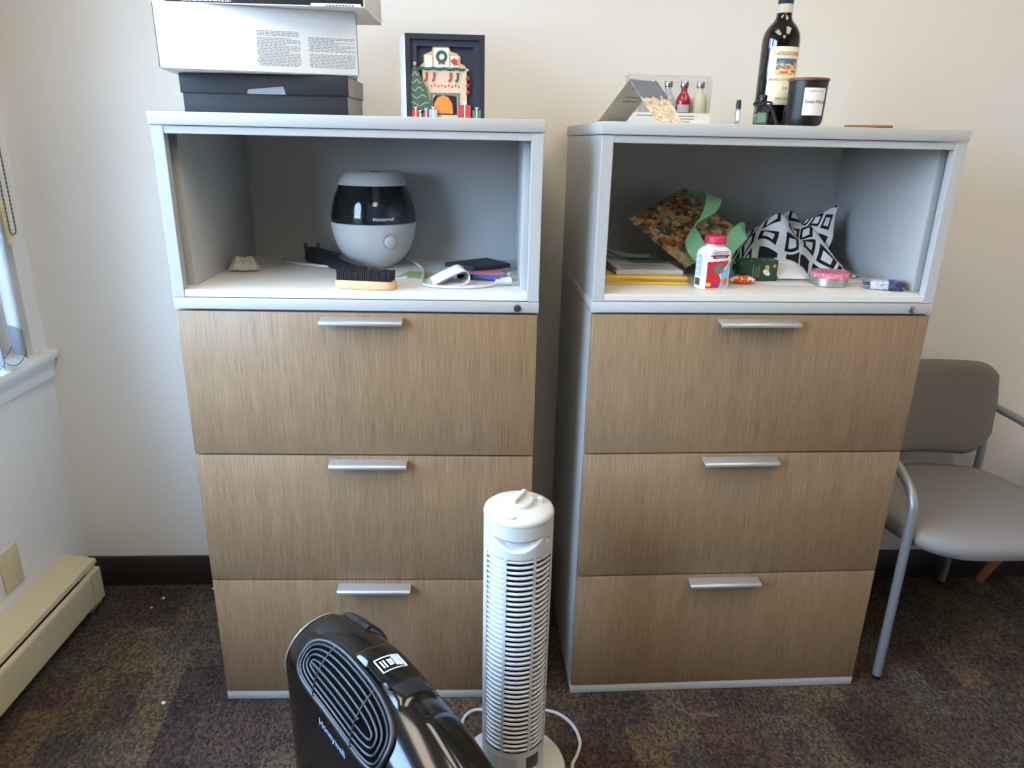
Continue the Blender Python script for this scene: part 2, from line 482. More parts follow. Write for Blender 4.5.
# ------------------------------------------------------------------ geometry helper
class G:
    def __init__(self):
        self.bm = bmesh.new()
        self.uv = None
    def _merge(self, tb, mat=None):
        if mat is not None:
            bmesh.ops.transform(tb, matrix=mat, verts=tb.verts)
        me = bpy.data.meshes.new('tmp')
        tb.to_mesh(me)
        tb.free()
        self.bm.from_mesh(me)
        bpy.data.meshes.remove(me)
        return self
    def box(self, a, b, bevel=0.0, seg=2, mat=None):
        """axis box from corner a to corner b"""
        tb = bmesh.new()
        bmesh.ops.create_cube(tb, size=1.0)
        s = [abs(b[i] - a[i]) for i in range(3)]
        c = [(b[i] + a[i]) / 2 for i in range(3)]
        for v in tb.verts:
            v.co = Vector((v.co.x * s[0], v.co.y * s[1], v.co.z * s[2]))
        if bevel:
            bmesh.ops.bevel(tb, geom=list(tb.edges), offset=bevel, segments=seg, affect='EDGES', profile=0.5)
        bmesh.ops.translate(tb, vec=c, verts=tb.verts)
        return self._merge(tb, mat)
    def lathe(self, prof, seg=48, a0=0.0, a1=2 * pi, center=(0, 0, 0), mat=None, sx=1.0, sy=1.0):
        full = abs(a1 - a0 - 2 * pi) < 1e-6
        n = seg if full else seg + 1
        tb = bmesh.new()
        rings = []
        for r, z in prof:
            if r < 1e-6 and full:
                rings.append([tb.verts.new((center[0], center[1], center[2] + z))])
            else:
                rings.append([tb.verts.new((center[0] + sx * r * cos(a0 + (a1 - a0) * i / seg), center[1] + sy * r * sin(a0 + (a1 - a0) * i / seg), center[2] + z)) for i in range(n)])
        m = seg
        for R0, R1 in zip(rings, rings[1:]):
            for i in range(m):
                j = (i + 1) % n
                if len(R0) == 1 and len(R1) == 1:
                    continue
                if len(R0) == 1:
                    tb.faces.new((R0[0], R1[j], R1[i]))
                elif len(R1) == 1:
                    tb.faces.new((R0[i], R0[j], R1[0]))
                else:
                    tb.faces.new((R0[i], R0[j], R1[j], R1[i]))
        return self._merge(tb, mat)
    def tube(self, pts, r, seg=10, closed=False, caps=True, mat=None):
        pts = [Vector(p) for p in pts]
        n = len(pts)
        rs = r if isinstance(r, (list, tuple)) else [r] * n
        tb = bmesh.new()
        rings = []
        prev = None
        for i, p in enumerate(pts):
            if closed:
                d = pts[(i + 1) % n] - pts[i - 1]
            else:
                d = pts[min(i + 1, n - 1)] - pts[max(i - 1, 0)]
            if d.length < 1e-9:
                d = Vector((0, 0, 1))
            d.normalize()
            if prev is None:
                ref = Vector((0, 0, 1)) if abs(d.z) < 0.9 else Vector((1, 0, 0))
                x = d.cross(ref).normalized()
            else:
                x = (prev - d * prev.dot(d))
                x = x.normalized() if x.length > 1e-6 else d.cross(Vector((0.3, 0.5, 0.8))).normalized()
            prev = x
            y = d.cross(x)
            rings.append([tb.verts.new(p + (x * cos(2 * pi * k / seg) + y * sin(2 * pi * k / seg)) * rs[i]) for k in range(seg)])
        pairs = list(zip(rings, rings[1:]))
        if closed:
            pairs.append((rings[-1], rings[0]))
        for A, B in pairs:
            for k in range(seg):
                tb.faces.new((A[k], A[(k + 1) % seg], B[(k + 1) % seg], B[k]))
        if caps and not closed:
            tb.faces.new(rings[0][::-1])
            tb.faces.new(rings[-1])
        return self._merge(tb, mat)
    def prism(self, poly, d0, d1, axes=(0, 1, 2), bevel=0.0, mat=None):
        """polygon in (axes[0], axes[1]) extruded along axes[2] from d0 to d1"""
        tb = bmesh.new()
        def mk(p, d):
            c = [0, 0, 0]
            c[axes[0]], c[axes[1]], c[axes[2]] = p[0], p[1], d
            return tb.verts.new(c)
        A = [mk(p, d0) for p in poly]
        B = [mk(p, d1) for p in poly]
        tb.faces.new(A)
        tb.faces.new(B[::-1])
        for i in range(len(poly)):
            j = (i + 1) % len(poly)
            tb.faces.new((A[i], B[i], B[j], A[j]))
        bmesh.ops.recalc_face_normals(tb, faces=tb.faces)
        if bevel:
            bmesh.ops.bevel(tb, geom=list(tb.edges), offset=bevel, segments=2, affect='EDGES', profile=0.5)
        return self._merge(tb, mat)
    def grid(self, f, nu, nv, thick=0.0, uvs=None, closeu=False, mat=None):
        """surface f(u,v); thick>0 makes a closed slab; uvs=(su,sv)"""
        tb = bmesh.new()
        uvl = tb.loops.layers.uv.new('UVMap')
        P = [[Vector(f(i / nu, j / nv)) for j in range(nv + 1)] for i in range(nu + 1)]
        V = [[tb.verts.new(p) for p in row] for row in P]
        def q(vs, ij):
            try:
                fc = tb.faces.new(vs)
            except ValueError:
                return
            for l, (i, j) in zip(fc.loops, ij):
                l[uvl].uv = ((i / nu) * (uvs[0] if uvs else 1), (j / nv) * (uvs[1] if uvs else 1))
        idx = [(i, j) for i in range(nu) for j in range(nv)]
        for i, j in idx:
            q((V[i][j], V[i + 1][j], V[i + 1][j + 1], V[i][j + 1]), ((i, j), (i + 1, j), (i + 1, j + 1), (i, j + 1)))
        if thick:
            N = [[None] * (nv + 1) for _ in range(nu + 1)]
            for i in range(nu + 1):
                for j in range(nv + 1):
                    du = P[min(i + 1, nu)][j] - P[max(i - 1, 0)][j]
                    dv = P[i][min(j + 1, nv)] - P[i][max(j - 1, 0)]
                    nn = du.cross(dv)
                    nn = nn.normalized() if nn.length > 1e-12 else Vector((0, 0, 1))
                    N[i][j] = tb.verts.new(P[i][j] - nn * thick)
            for i, j in idx:
                q((N[i][j], N[i][j + 1], N[i + 1][j + 1], N[i + 1][j]), ((i, j), (i, j + 1), (i + 1, j + 1), (i + 1, j)))
            for i in range(nu):
                q((V[i][0], N[i][0], N[i + 1][0], V[i + 1][0]), ((i, 0), (i, 0), (i + 1, 0), (i + 1, 0)))
                q((V[i][nv], V[i + 1][nv], N[i + 1][nv], N[i][nv]), ((i, nv), (i + 1, nv), (i + 1, nv), (i, nv)))
            for j in range(nv):
                q((V[0][j], V[0][j + 1], N[0][j + 1], N[0][j]), ((0, j), (0, j + 1), (0, j + 1), (0, j)))
                q((V[nu][j], N[nu][j], N[nu][j + 1], V[nu][j + 1]), ((nu, j), (nu, j), (nu, j + 1), (nu, j + 1)))
        return self._merge(tb, mat)
    def loft(self, rings, caps=True, mat=None):
        tb = bmesh.new()
        R = [[tb.verts.new(p) for p in ring] for ring in rings]
        n = len(R[0])
        for A, B in zip(R, R[1:]):
            for k in range(n):
                tb.faces.new((A[k], A[(k + 1) % n], B[(k + 1) % n], B[k]))
        if caps:
            tb.faces.new(R[0][::-1])
            tb.faces.new(R[-1])
        bmesh.ops.recalc_face_normals(tb, faces=tb.faces)
        return self._merge(tb, mat)
    def text(self, body, size, fn, align='CENTER', shear=0.0, sxs=1.0):
        """flat lettering mapped through fn(x, y) -> 3D point"""
        cu = bpy.data.curves.new('tmp_text', 'FONT')
        cu.body = body
        cu.size = size
        cu.align_x = align
        cu.shear = shear
        cu.resolution_u = 3
        ob = bpy.data.objects.new('tmp_text', cu)
        me = ob.to_mesh()
        tb = bmesh.new()
        tb.from_mesh(me)
        ob.to_mesh_clear()
        bpy.data.objects.remove(ob)
        bpy.data.curves.remove(cu)
        for v in tb.verts:
            v.co = Vector(fn(v.co.x * sxs, v.co.y))
        return self._merge(tb)
    def build(self, name, mat, parent=None, smooth=40, loc=None, rot=None):
        me = bpy.data.meshes.new(name)
        if smooth is not None:
            for f in self.bm.faces:
                f.smooth = True
        self.bm.to_mesh(me)
        self.bm.free()
        if smooth is not None:
            me.set_sharp_from_angle(angle=radians(smooth))
        me.materials.append(mat)
        o = bpy.data.objects.new(name, me)
        COL.objects.link(o)
        if parent is not None:
            o.parent = parent
        if loc is not None:
            o.location = loc
        if rot is not None:
            o.rotation_euler = rot
        return o

def tag(o, label=None, cat=None, group=None, kind=None):
    if label: o['label'] = label
    if cat: o['category'] = cat
    if group: o['group'] = group
    if kind: o['kind'] = kind
    return o
def thing(name, label, cat, loc=(0, 0, 0), rz=0.0, group=None):
    o = bpy.data.objects.new(name, None)
    o.empty_display_size = 0.05
    COL.objects.link(o)
    o.location = loc
    o.rotation_euler = (0, 0, rz)
    return tag(o, label, cat, group)
def struct(o):
    return tag(o, kind='structure')
def spline(pts, n=8, closed=False):
    """Catmull-Rom through pts"""
    P = [Vector(p) for p in pts]
    out = []
    m = len(P)
    rng = range(m) if closed else range(m - 1)
    for i in rng:
        if closed:
            a, b, c, d = P[i - 1], P[i], P[(i + 1) % m], P[(i + 2) % m]
        else:
            a, b, c, d = P[max(i - 1, 0)], P[i], P[i + 1], P[min(i + 2, m - 1)]
        for k in range(n):
            t = k / n
            out.append(0.5 * ((2 * b) + (c - a) * t + (2 * a - 5 * b + 4 * c - d) * t * t + (3 * b - a - 3 * c + d) * t ** 3))
    if not closed:
        out.append(P[-1])
    return out

# ------------------------------------------------------------------ the room
XL, YB = -0.587, 0.4947            # left wall plane; back wall plane at the corner
def wall_y(x):
    return YB + 0.0166 * (x - XL)
XR, YF, ZC = 3.1, -3.3, 2.6
WY0, WY1, WZ0, WZ1 = -0.55, 0.435, 0.768, 2.22
VY0, VY1 = -1.95, -0.70            # unseen second window nearer the viewer, added for blue side light

struct(G().box((XL - 0.2, YF - 0.2, -0.1), (XR + 0.2, 0.9, 0.0)).build('floor', M['carpet']))
struct(G().box((XL - 0.2, YF - 0.2, ZC), (XR + 0.2, 0.9, ZC + 0.1)).build('ceiling', M['ceiling']))
struct(G().prism([(XL - 0.15, wall_y(XL - 0.15)), (XR + 0.15, wall_y(XR + 0.15)), (XR + 0.15, 0.8), (XL - 0.15, 0.8)], 0, ZC).build('wall_back', M['wall'], smooth=None))
g = G()
g.box((XL - 0.14, YF, 0), (XL, YB + 0.05, WZ0 - 0.02))
g.box((XL - 0.14, YF, WZ1), (XL, YB + 0.05, ZC))
g.box((XL - 0.14, WY1, WZ0 - 0.02), (XL, YB + 0.05, WZ1))
g.box((XL - 0.14, YF, WZ0 - 0.02), (XL, VY0, WZ1))
g.box((XL - 0.14, VY1, WZ0 - 0.02), (XL, WY0, WZ1))
struct(g.build('wall_left', M['wall'], smooth=None))
struct(G().box((XR, YF, 0), (XR + 0.14, 0.75, ZC)).build('wall_right', M['wall'], smooth=None))
struct(G().box((XL - 0.14, YF - 0.14, 0), (XR + 0.14, YF, ZC)).build('wall_front', M['darkwall'], smooth=None))
struct(G().prism([(XL, wall_y(XL) - 0.012), (XR, wall_y(XR) - 0.012), (XR, wall_y(XR)), (XL, wall_y(XL))], 0.0, 0.101, bevel=0.002).build('baseboard_back', M['base']))
# window: bronze frame and pane, sill and apron
g = G()
fx0, fx1 = XL - 0.125, XL - 0.085
g.box((fx0, WY0, WZ0), (fx1, WY1, WZ0 + 0.075), 0.003)
g.box((fx0, WY0, WZ1 - 0.06), (fx1, WY1, WZ1), 0.003)
g.box((fx0, WY0, WZ0), (fx1, WY0 + 0.055, WZ1), 0.003)
g.box((fx0, WY1 - 0.15, WZ0), (fx1, WY1, WZ1), 0.003)
win = struct(g.build('window_1', M['bronze']))
G().box((fx0 + 0.014, WY0 + 0.05, WZ0 + 0.07), (fx0 + 0.020, WY1 - 0.05, WZ1 - 0.055)).build('pane', M['glass'], win, smooth=None)
g = G()
g.box((fx0, VY0, WZ0), (fx1, VY1, WZ0 + 0.075), 0.003)
g.box((fx0, VY0, WZ1 - 0.06), (fx1, VY1, WZ1), 0.003)
g.box((fx0, VY0, WZ0), (fx1, VY0 + 0.055, WZ1), 0.003)
g.box((fx0, VY1 - 0.055, WZ0), (fx1, VY1, WZ1), 0.003)
win2 = struct(g.build('added_window', M['bronze']))
G().box((fx0 + 0.014, VY0 + 0.05, WZ0 + 0.07), (fx0 + 0.020, VY1 - 0.05, WZ1 - 0.055)).build('pane', M['glass'], win2, smooth=None)
g = G()
g.box((XL - 0.13, VY0 - 0.03, WZ0 - 0.022), (XL + 0.032, wall_y(XL) - 0.004, WZ0), 0.003)
struct(g.build('trim_1', M['trim']))
g = G()
g.prism([(XL, 0.690), (XL + 0.010, 0.690), (XL + 0.013, 0.715), (XL + 0.020, 0.735), (XL + 0.020, WZ0 - 0.0225), (XL, WZ0 - 0.0225)], VY0 - 0.02, wall_y(XL) - 0.006, axes=(0, 2, 1))
struct(g.build('trim_2', M['trim'], smooth=None))

# ceiling lamps (the room's own light)
for i, (cx, cy) in enumerate(((0.35, -0.80), (1.75, -0.80), (1.1, -2.4))):
    t = thing('ceiling_light', ('recessed ceiling lamp nearest the window', 'recessed ceiling lamp nearest the grey chair', 'recessed ceiling lamp farthest from the cabinets')[i], 'ceiling light', (cx, cy, ZC - 0.001))
    g = G()
    for a, b in (((-0.31, -0.61), (0.31, -0.58)), ((-0.31, 0.58), (0.31, 0.61)), ((-0.31, -0.58), (-0.28, 0.58)), ((0.28, -0.58), (0.31, 0.58))):
        g.box((a[0], a[1], -0.022), (b[0], b[1], 0.0), 0.002)
    g.build('frame', M['trim'], t)
    G().box((-0.28, -0.58, -0.014), (0.28, 0.58, -0.002)).build('diffuser', M['lamp'], t, smooth=None)

# vertical blind
bl = thing('vertical_blind', 'pale vertical fabric blind hanging in the window above the heater', 'blind', (XL + 0.004, 0.0, 0.0))
G().box((-0.022, WY0 + 0.005, WZ1 - 0.04), (0.022, WY1 - 0.004, WZ1 - 0.001), 0.003).build('headrail', M['trim'], bl)
SD = Vector((-0.80, 0.60, 0)).normalized()
NS = 5
ys = [0.375 - 0.09 * i for i in range(NS)]
for y in ys:
    a = SD * 0.043
    nrm = Vector((SD.y, -SD.x, 0))
    def sl(u, v, y=y):
        s = (u - 0.5) * 2
        bow = 0.004 * (1 - s * s)
        return Vector((0, y, 0)) + a * s + nrm * bow + Vector((0, 0, 0.80 + v * (WZ1 - 0.045 - 0.80)))
    s_ = G().grid(sl, 6, 1, thick=0.0008).build('slat', M['slat'], bl)
    def wt(u, v, y=y):
        s = (u - 0.5) * 2
        bow = 0.004 * (1 - s * s) + 0.0012
        return Vector((0, y, 0)) + a * s * 1.01 + nrm * bow + Vector((0, 0, 0.785 + v * 0.075))
    G().grid(wt, 6, 1, thick=0.003).build('weight', M['weight'], s_)
for sgn in (-1, 1):
    g = G()
    off = SD * 0.043 * sgn
    for y0, y1 in zip(ys, ys[1:]):
        pts = []
        for k in range(9):
            u = k / 8
            pts.append((off.x, off.y + y0 + (y1 - y0) * u, 0.802 - 0.022 * (1 - (2 * u - 1) ** 2)))
        g.tube(pts, 0.0011, 6)
    g.build('spacer_chain', M['chain'], bl)
# bead chain and cord weight beside the blind
cx, cy = XL + 0.026 - bl.location.x, 0.412
pts, rs = [], []
path = []
for k in range(300):
    path.append((cx, cy - 0.012, 2.15 - k * (2.15 - 1.105) / 299))
for k in range(1, 12):
    an = pi * k / 12
    path.append((cx, cy - 0.012 * cos(an), 1.105 - 0.012 * sin(an)))
for k in range(300):
    path.append((cx, cy + 0.012, 1.105 + k * (2.15 - 1.105) / 299))
g = G()
g.tube(path, [0.0022 if i % 3 else 0.0010 for i in range(len(path))], 6)
g.build('bead_chain', M['chain'], bl)
g = G()
g.lathe([(0, 0), (0.006, 0.001), (0.0085, 0.005), (0.0085, 0.105), (0.006, 0.112), (0, 0.112)], 20, center=(cx - 0.012, cy, 1.066))
g.build('cord_weight', M['cordweight'], bl)

# baseboard heater
ht = thing('baseboard_heater', 'long beige metal baseboard heater along the left wall', 'heater', (XL, 0.0, 0.0))
HY0, HY1 = -2.4, 0.385
G().prism([(0.001, 0.172), (0.001, 0.178), (0.088, 0.162), (0.090, 0.150), (0.087, 0.150), (0.085, 0.157), (0.004, 0.172)], HY0, HY1, axes=(0, 2, 1)).build('top_cover', M['beige'], ht, smooth=None)
G().prism([(0.086, 0.138), (0.094, 0.134), (0.096, 0.128), (0.096, 0.040), (0.088, 0.030), (0.084, 0.034), (0.092, 0.042), (0.092, 0.127), (0.086, 0.132)], HY0, HY1 - 0.052, axes=(0, 2, 1)).build('front_cover', M['beige'], ht, smooth=None)
G().box((0.001, HY0, 0.004), (0.006, HY1 - 0.004, 0.171)).build('back_plate', M['dark'], ht)
G().box((0.010, HY0, 0.045), (0.078, HY1 - 0.05, 0.118), 0.003).build('heating_fins', M['dark'], ht)
g = G()
g.prism([(0.003, 0.010), (0.003, 0.169), (0.083, 0.153), (0.083, 0.137), (0.0965, 0.134), (0.0965, 0.036), (0.088, 0.026), (0.08, 0.010)], HY1 - 0.05, HY1 - 0.001, axes=(0, 2, 1))
g.build('end_cap', M['beige'], ht, smooth=None)

# wall plate
wp = thing('wall_plate', 'blank beige wall plate with two screws above the heater', 'wall plate', (XL, 0.170, 0.27))
G().box((0.0005, -0.036, -0.058), (0.0065, 0.036, 0.058), 0.002).build('plate', M['plate'], wp)
for z in (-0.042, 0.042):
    G().lathe([(0, 0.002), (0.003, 0.0018), (0.0035, 0.0)], 12, mat=Matrix.Translation((0.0064, 0, z)) @ Matrix.Rotation(pi / 2, 4, 'Y')).build('screw', M['cordweight'], wp)

# little scraps lying on the carpet
for k, (x, y, s) in enumerate(((-0.338, 0.417, 0.006), (-0.352, 0.37, 0.0035), (-0.205, 0.465, 0.004), (-0.155, 0.42, 0.004), (-0.155, -0.012, 0.006))):
    o = G().prism([(s * cos(a) * random.uniform(0.6, 1.2), s * sin(a) * random.uniform(0.5, 1)) for a in [i * pi / 3 for i in range(6)]], 0.0006, 0.003).build('paper_scrap', M['scrap'], smooth=None, loc=(x, y, 0))
    tag(o, 'tiny white paper scrap lying on the carpet beside the left cabinet', 'scrap', 'white paper scraps on the carpet')
o = G().prism([(0.014, 0.0), (0.006, 0.007), (-0.006, 0.006), (-0.016, 0.001), (-0.008, -0.005), (0.005, -0.006)], 0.0006, 0.003).build('dark_scrap', M['fluff'], smooth=None, loc=(-0.37, 0.11, 0), rot=(0, 0, 0.9))
tag(o, 'small dark leaf-like scrap lying on the carpet near the heater', 'scrap')

# ------------------------------------------------------------------ cabinets
CW, CD = 0.750, 0.482
ZB, ZG3, ZG2, ZD, ZBAND, ZSL, ZT = 0.025, 0.3506, 0.6742, 0.9998, 1.0263, 1.3588, 1.3828
ZSH = 1.0415
RX, RY, RA = 0.8651, 0.0128, 0.0361
def cabinet(label, loc, rz, hx0, hx1, lin_r):
    t = thing('file_cabinet', label, 'cabinet', loc, rz)
    g = G()
    g.box((0, 0.021, ZB), (CW, CD, ZD))
    g.build('case', M['paint'], t, smooth=None)
    G().box((-0.001, 0.0, ZD + 0.003), (CW + 0.001, CD, ZBAND - 0.0008), 0.0012).build('band', M['paint'], t)
    G().box((0.0005, 0.001, 0.001), (CW - 0.0005, CD - 0.002, ZB - 0.001), 0.001).build('plinth', M['paint'], t)
    # open bin above the drawers
    g = G()
    g.box((0, 0.0, ZBAND), (0.0235, 0.020, ZSL - 0.0012), 0.001)
    g.box((CW - 0.0235, 0.0, ZBAND), (CW, 0.020, ZSL - 0.0012), 0.001)
    g.box((0, 0.02, ZBAND), (0.004, CD, ZSL - 0.0012))
    g.box((CW - 0.004, 0.02, ZBAND), (CW, CD, ZSL - 0.0012))
    g.box((0.0235, 0.0015, 1.3435), (CW - 0.0235, 0.020, ZSL - 0.0012), 0.001)
    g.box((0.0235, 0.02, 1.349), (CW - 0.0235, CD, ZSL - 0.0012))
    g.box((0.004, 0.455, ZBAND), (CW - 0.004, CD, ZSL - 0.0012))
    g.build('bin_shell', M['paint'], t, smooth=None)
    for a, b in ((0.006, 0.029), (CW - lin_r, CW - 0.006)):
        G().box((a, 0.048, ZSH + 0.0003), (b, 0.455, 1.3488), 0.001).build('side_liner', M['paint'], t)
    g = G()
    g.box((0.0238, 0.0012, ZBAND + 0.0012), (CW - 0.0238, 0.0245, ZSH), 0.001)
    g.box((0.005, 0.0245, ZBAND + 0.001), (CW - 0.005, 0.455, ZSH))
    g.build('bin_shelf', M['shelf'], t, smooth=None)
    G().box((-0.0025, -0.003, ZSL), (CW + 0.0025, CD, ZT), 0.0022).build('top_slab', M['paint'], t)
    lk = G()
    mt = Matrix.Translation((0.706, 0.0, 1.0125)) @ Matrix.Rotation(pi / 2, 4, 'X')
    lk.lathe([(0, 0.0035), (0.0055, 0.0035), (0.0075, 0.003), (0.0085, 0.0)], 24, mat=mt)
    L = lk.build('lock', M['steel'], t)
    L['label'] = 'round steel lock'
    kg = G()
    kg.box((-0.001, -0.0038, -0.004), (0.001, -0.0034, 0.004))
    kg.build('keyhole', M['dark'], L, loc=(0.706, 0, 1.0125), rot=(0, 0.5, 0))
    for z0, z1 in ((ZB + 0.001, ZG3 - 0.002), (ZG3 + 0.002, ZG2 - 0.002), (ZG2 + 0.002, ZD - 0.002)):
        d = G().box((0.0014, 0.0, z0), (CW - 0.0014, 0.0195, z1), 0.0012).build('drawer', M['oak'], t)
        zt = z1 - 0.008
        prof = [(0.0, zt), (-0.024, zt - 0.004), (-0.0275, zt - 0.007), (-0.028, zt - 0.0125), (-0.0245, zt - 0.0125), (-0.0235, zt - 0.0095), (0.0, zt - 0.006)]
        G().prism(prof, hx0, hx1, axes=(1, 2, 0), bevel=0.0006).build('handle', M['alu'], d)
    return t
cabL = cabinet('left of two grey and oak drawer cabinets, a humidifier in its open bin', (0, 0, 0), 0.0, 0.297, 0.468, 0.036)
cabR = cabinet('right of two grey and oak drawer cabinets, a bag and cloth in its bin', (RX, RY, 0), RA, 0.275, 0.450, 0.022)
def RW(x, y, z):
    return (RX + x * cos(RA) - y * sin(RA), RY + x * sin(RA) + y * cos(RA), z)
ZS = ZSH + 0.0006     # resting height on the bin shelves
ZTOP = ZT + 0.0006    # resting height on the cabinet tops
# ------------------------------------------------------------------ on the left cabinet's top
def shoe_box():
    t = thing('shoe_box', 'flat black pebbled box with a lid and grey tape, bottom of the box stack', 'box', (0.204, 0.145, ZTOP))
    G().box((-0.160, -0.083, 0), (0.160, 0.083, 0.042), 0.0015).build('base', M['leatherette'], t)
    G().box((-0.163, -0.086, 0.036), (0.163, 0.086, 0.072), 0.0015).build('lid', M['leatherette'], t)
    e = G()  # right end given a lighter grey than the front
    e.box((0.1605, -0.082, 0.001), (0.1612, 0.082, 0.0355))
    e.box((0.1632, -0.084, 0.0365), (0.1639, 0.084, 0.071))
    e.build('grey_end', M['endgrey'], t)['label'] = 'lighter grey right end'
    G().prism([(-0.034, 0.0365), (0.041, 0.0365), (0.037, 0.051), (-0.031, 0.0445)], -0.0866, -0.0862, axes=(0, 2, 1)).build('tape', M['tape'], t)
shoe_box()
def dash_rows(g, x0, x1, z0, z1, rows, y, seed, ragged=0.0):
    """rows of tiny printed words on a vertical face"""
    rnd = random.Random(seed)
    h = (z1 - z0) / rows
    for r in range(rows):
        zt = z1 - r * h
        x = x0 + rnd.uniform(0, ragged)
        xe = x1 - (rnd.uniform(0, (x1 - x0) * 0.5) if rnd.random() < 0.12 else 0)
        while x < xe:
            w = min(rnd.uniform(0.003, 0.010), xe - x)
            g.box((x, y - 0.0002, zt - h * 0.62), (x + w, y + 0.0002, zt - h * 0.12))
            x += w + 0.0016
def white_box():
    t = thing('long_white_box', 'long white cardboard box with blocks of small grey print, middle of the box stack', 'box', (0.032 + 0.180 * cos(0.19) - 0.16 * sin(0.19), 0.004 + 0.180 * sin(0.19) + 0.16 * cos(0.19), ZTOP + 0.0735), 0.19)
    G().box((-0.180, -0.16, 0), (0.180, 0.14, 0.113), 0.001).build('carton', M['whitecard'], t)
    g = G()
    for sx in (-1, 1):
        pts = []
        for k in range(40):
            pts.append((sx * (0.1805 + 0.0007 * (k % 2)), -0.1602, 0.002 + k * 0.109 / 39))
        g.tube(pts, 0.0008, 5)
    pts = [(-0.179 + k * 0.358 / 119, -0.1603, 0.0008 + 0.0008 * (k % 2)) for k in range(120)]
    g.tube(pts, 0.0006, 5)
    g.build('corrugated_edge', M['corr'], t)
    g = G()
    dash_rows(g, -0.006, 0.072, 0.064, 0.074, 4, -0.1603, 3, 0.004)
    dash_rows(g, -0.006, 0.074, 0.012, 0.062, 19, -0.1603, 4, 0.004)
    dash_rows(g, 0.088, 0.175, 0.040, 0.066, 10, -0.1603, 5, 0.004)
    dash_rows(g, 0.088, 0.175, 0.012, 0.037, 10, -0.1603, 6, 0.004)
    tag(g.build('printed_text', M['ink'], t, smooth=None), kind='stuff')
white_box()
def black_box():
    t = thing('black_lidded_box', 'black box with a white tray end, topmost of the box stack', 'box', (0.229, 0.135, ZTOP + 0.0735 + 0.1135))
    G().box((-0.180, -0.115, 0.0), (0.1835, 0.100, 0.0016)).build('tray_base', M['whitecard'], t)['label'] = 'white tray base'
    G().box((-0.181, -0.116, 0.0018), (0.1805, 0.100, 0.075), 0.0012).build('sleeve', M['leatherette'], t)
    G().box((0.1808, -0.116, 0.0018), (0.1835, 0.098, 0.074), 0.0008).build('tray_end', M['whitecard'], t)['label'] = 'white tray end'
    g = G()
    g.box((0.085, -0.1168, 0.0005), (0.176, -0.1162, 0.005))
    g.build('label_strip', M['whitecard'], t)
    g = G()
    for k in range(9):
        g.box((0.112 + k * 0.006, -0.1171, 0.001), (0.1155 + k * 0.006, -0.1169, 0.003))
    g.build('strip_print', M['inkdark'], t, smooth=None)
    g = G()
    dash_rows(g, -0.150, -0.060, 0.0025, 0.0085, 2, -0.1166, 9, 0.0)
    tag(g.build('printed_text', M['inkwhite'], t, smooth=None), kind='stuff')
black_box()

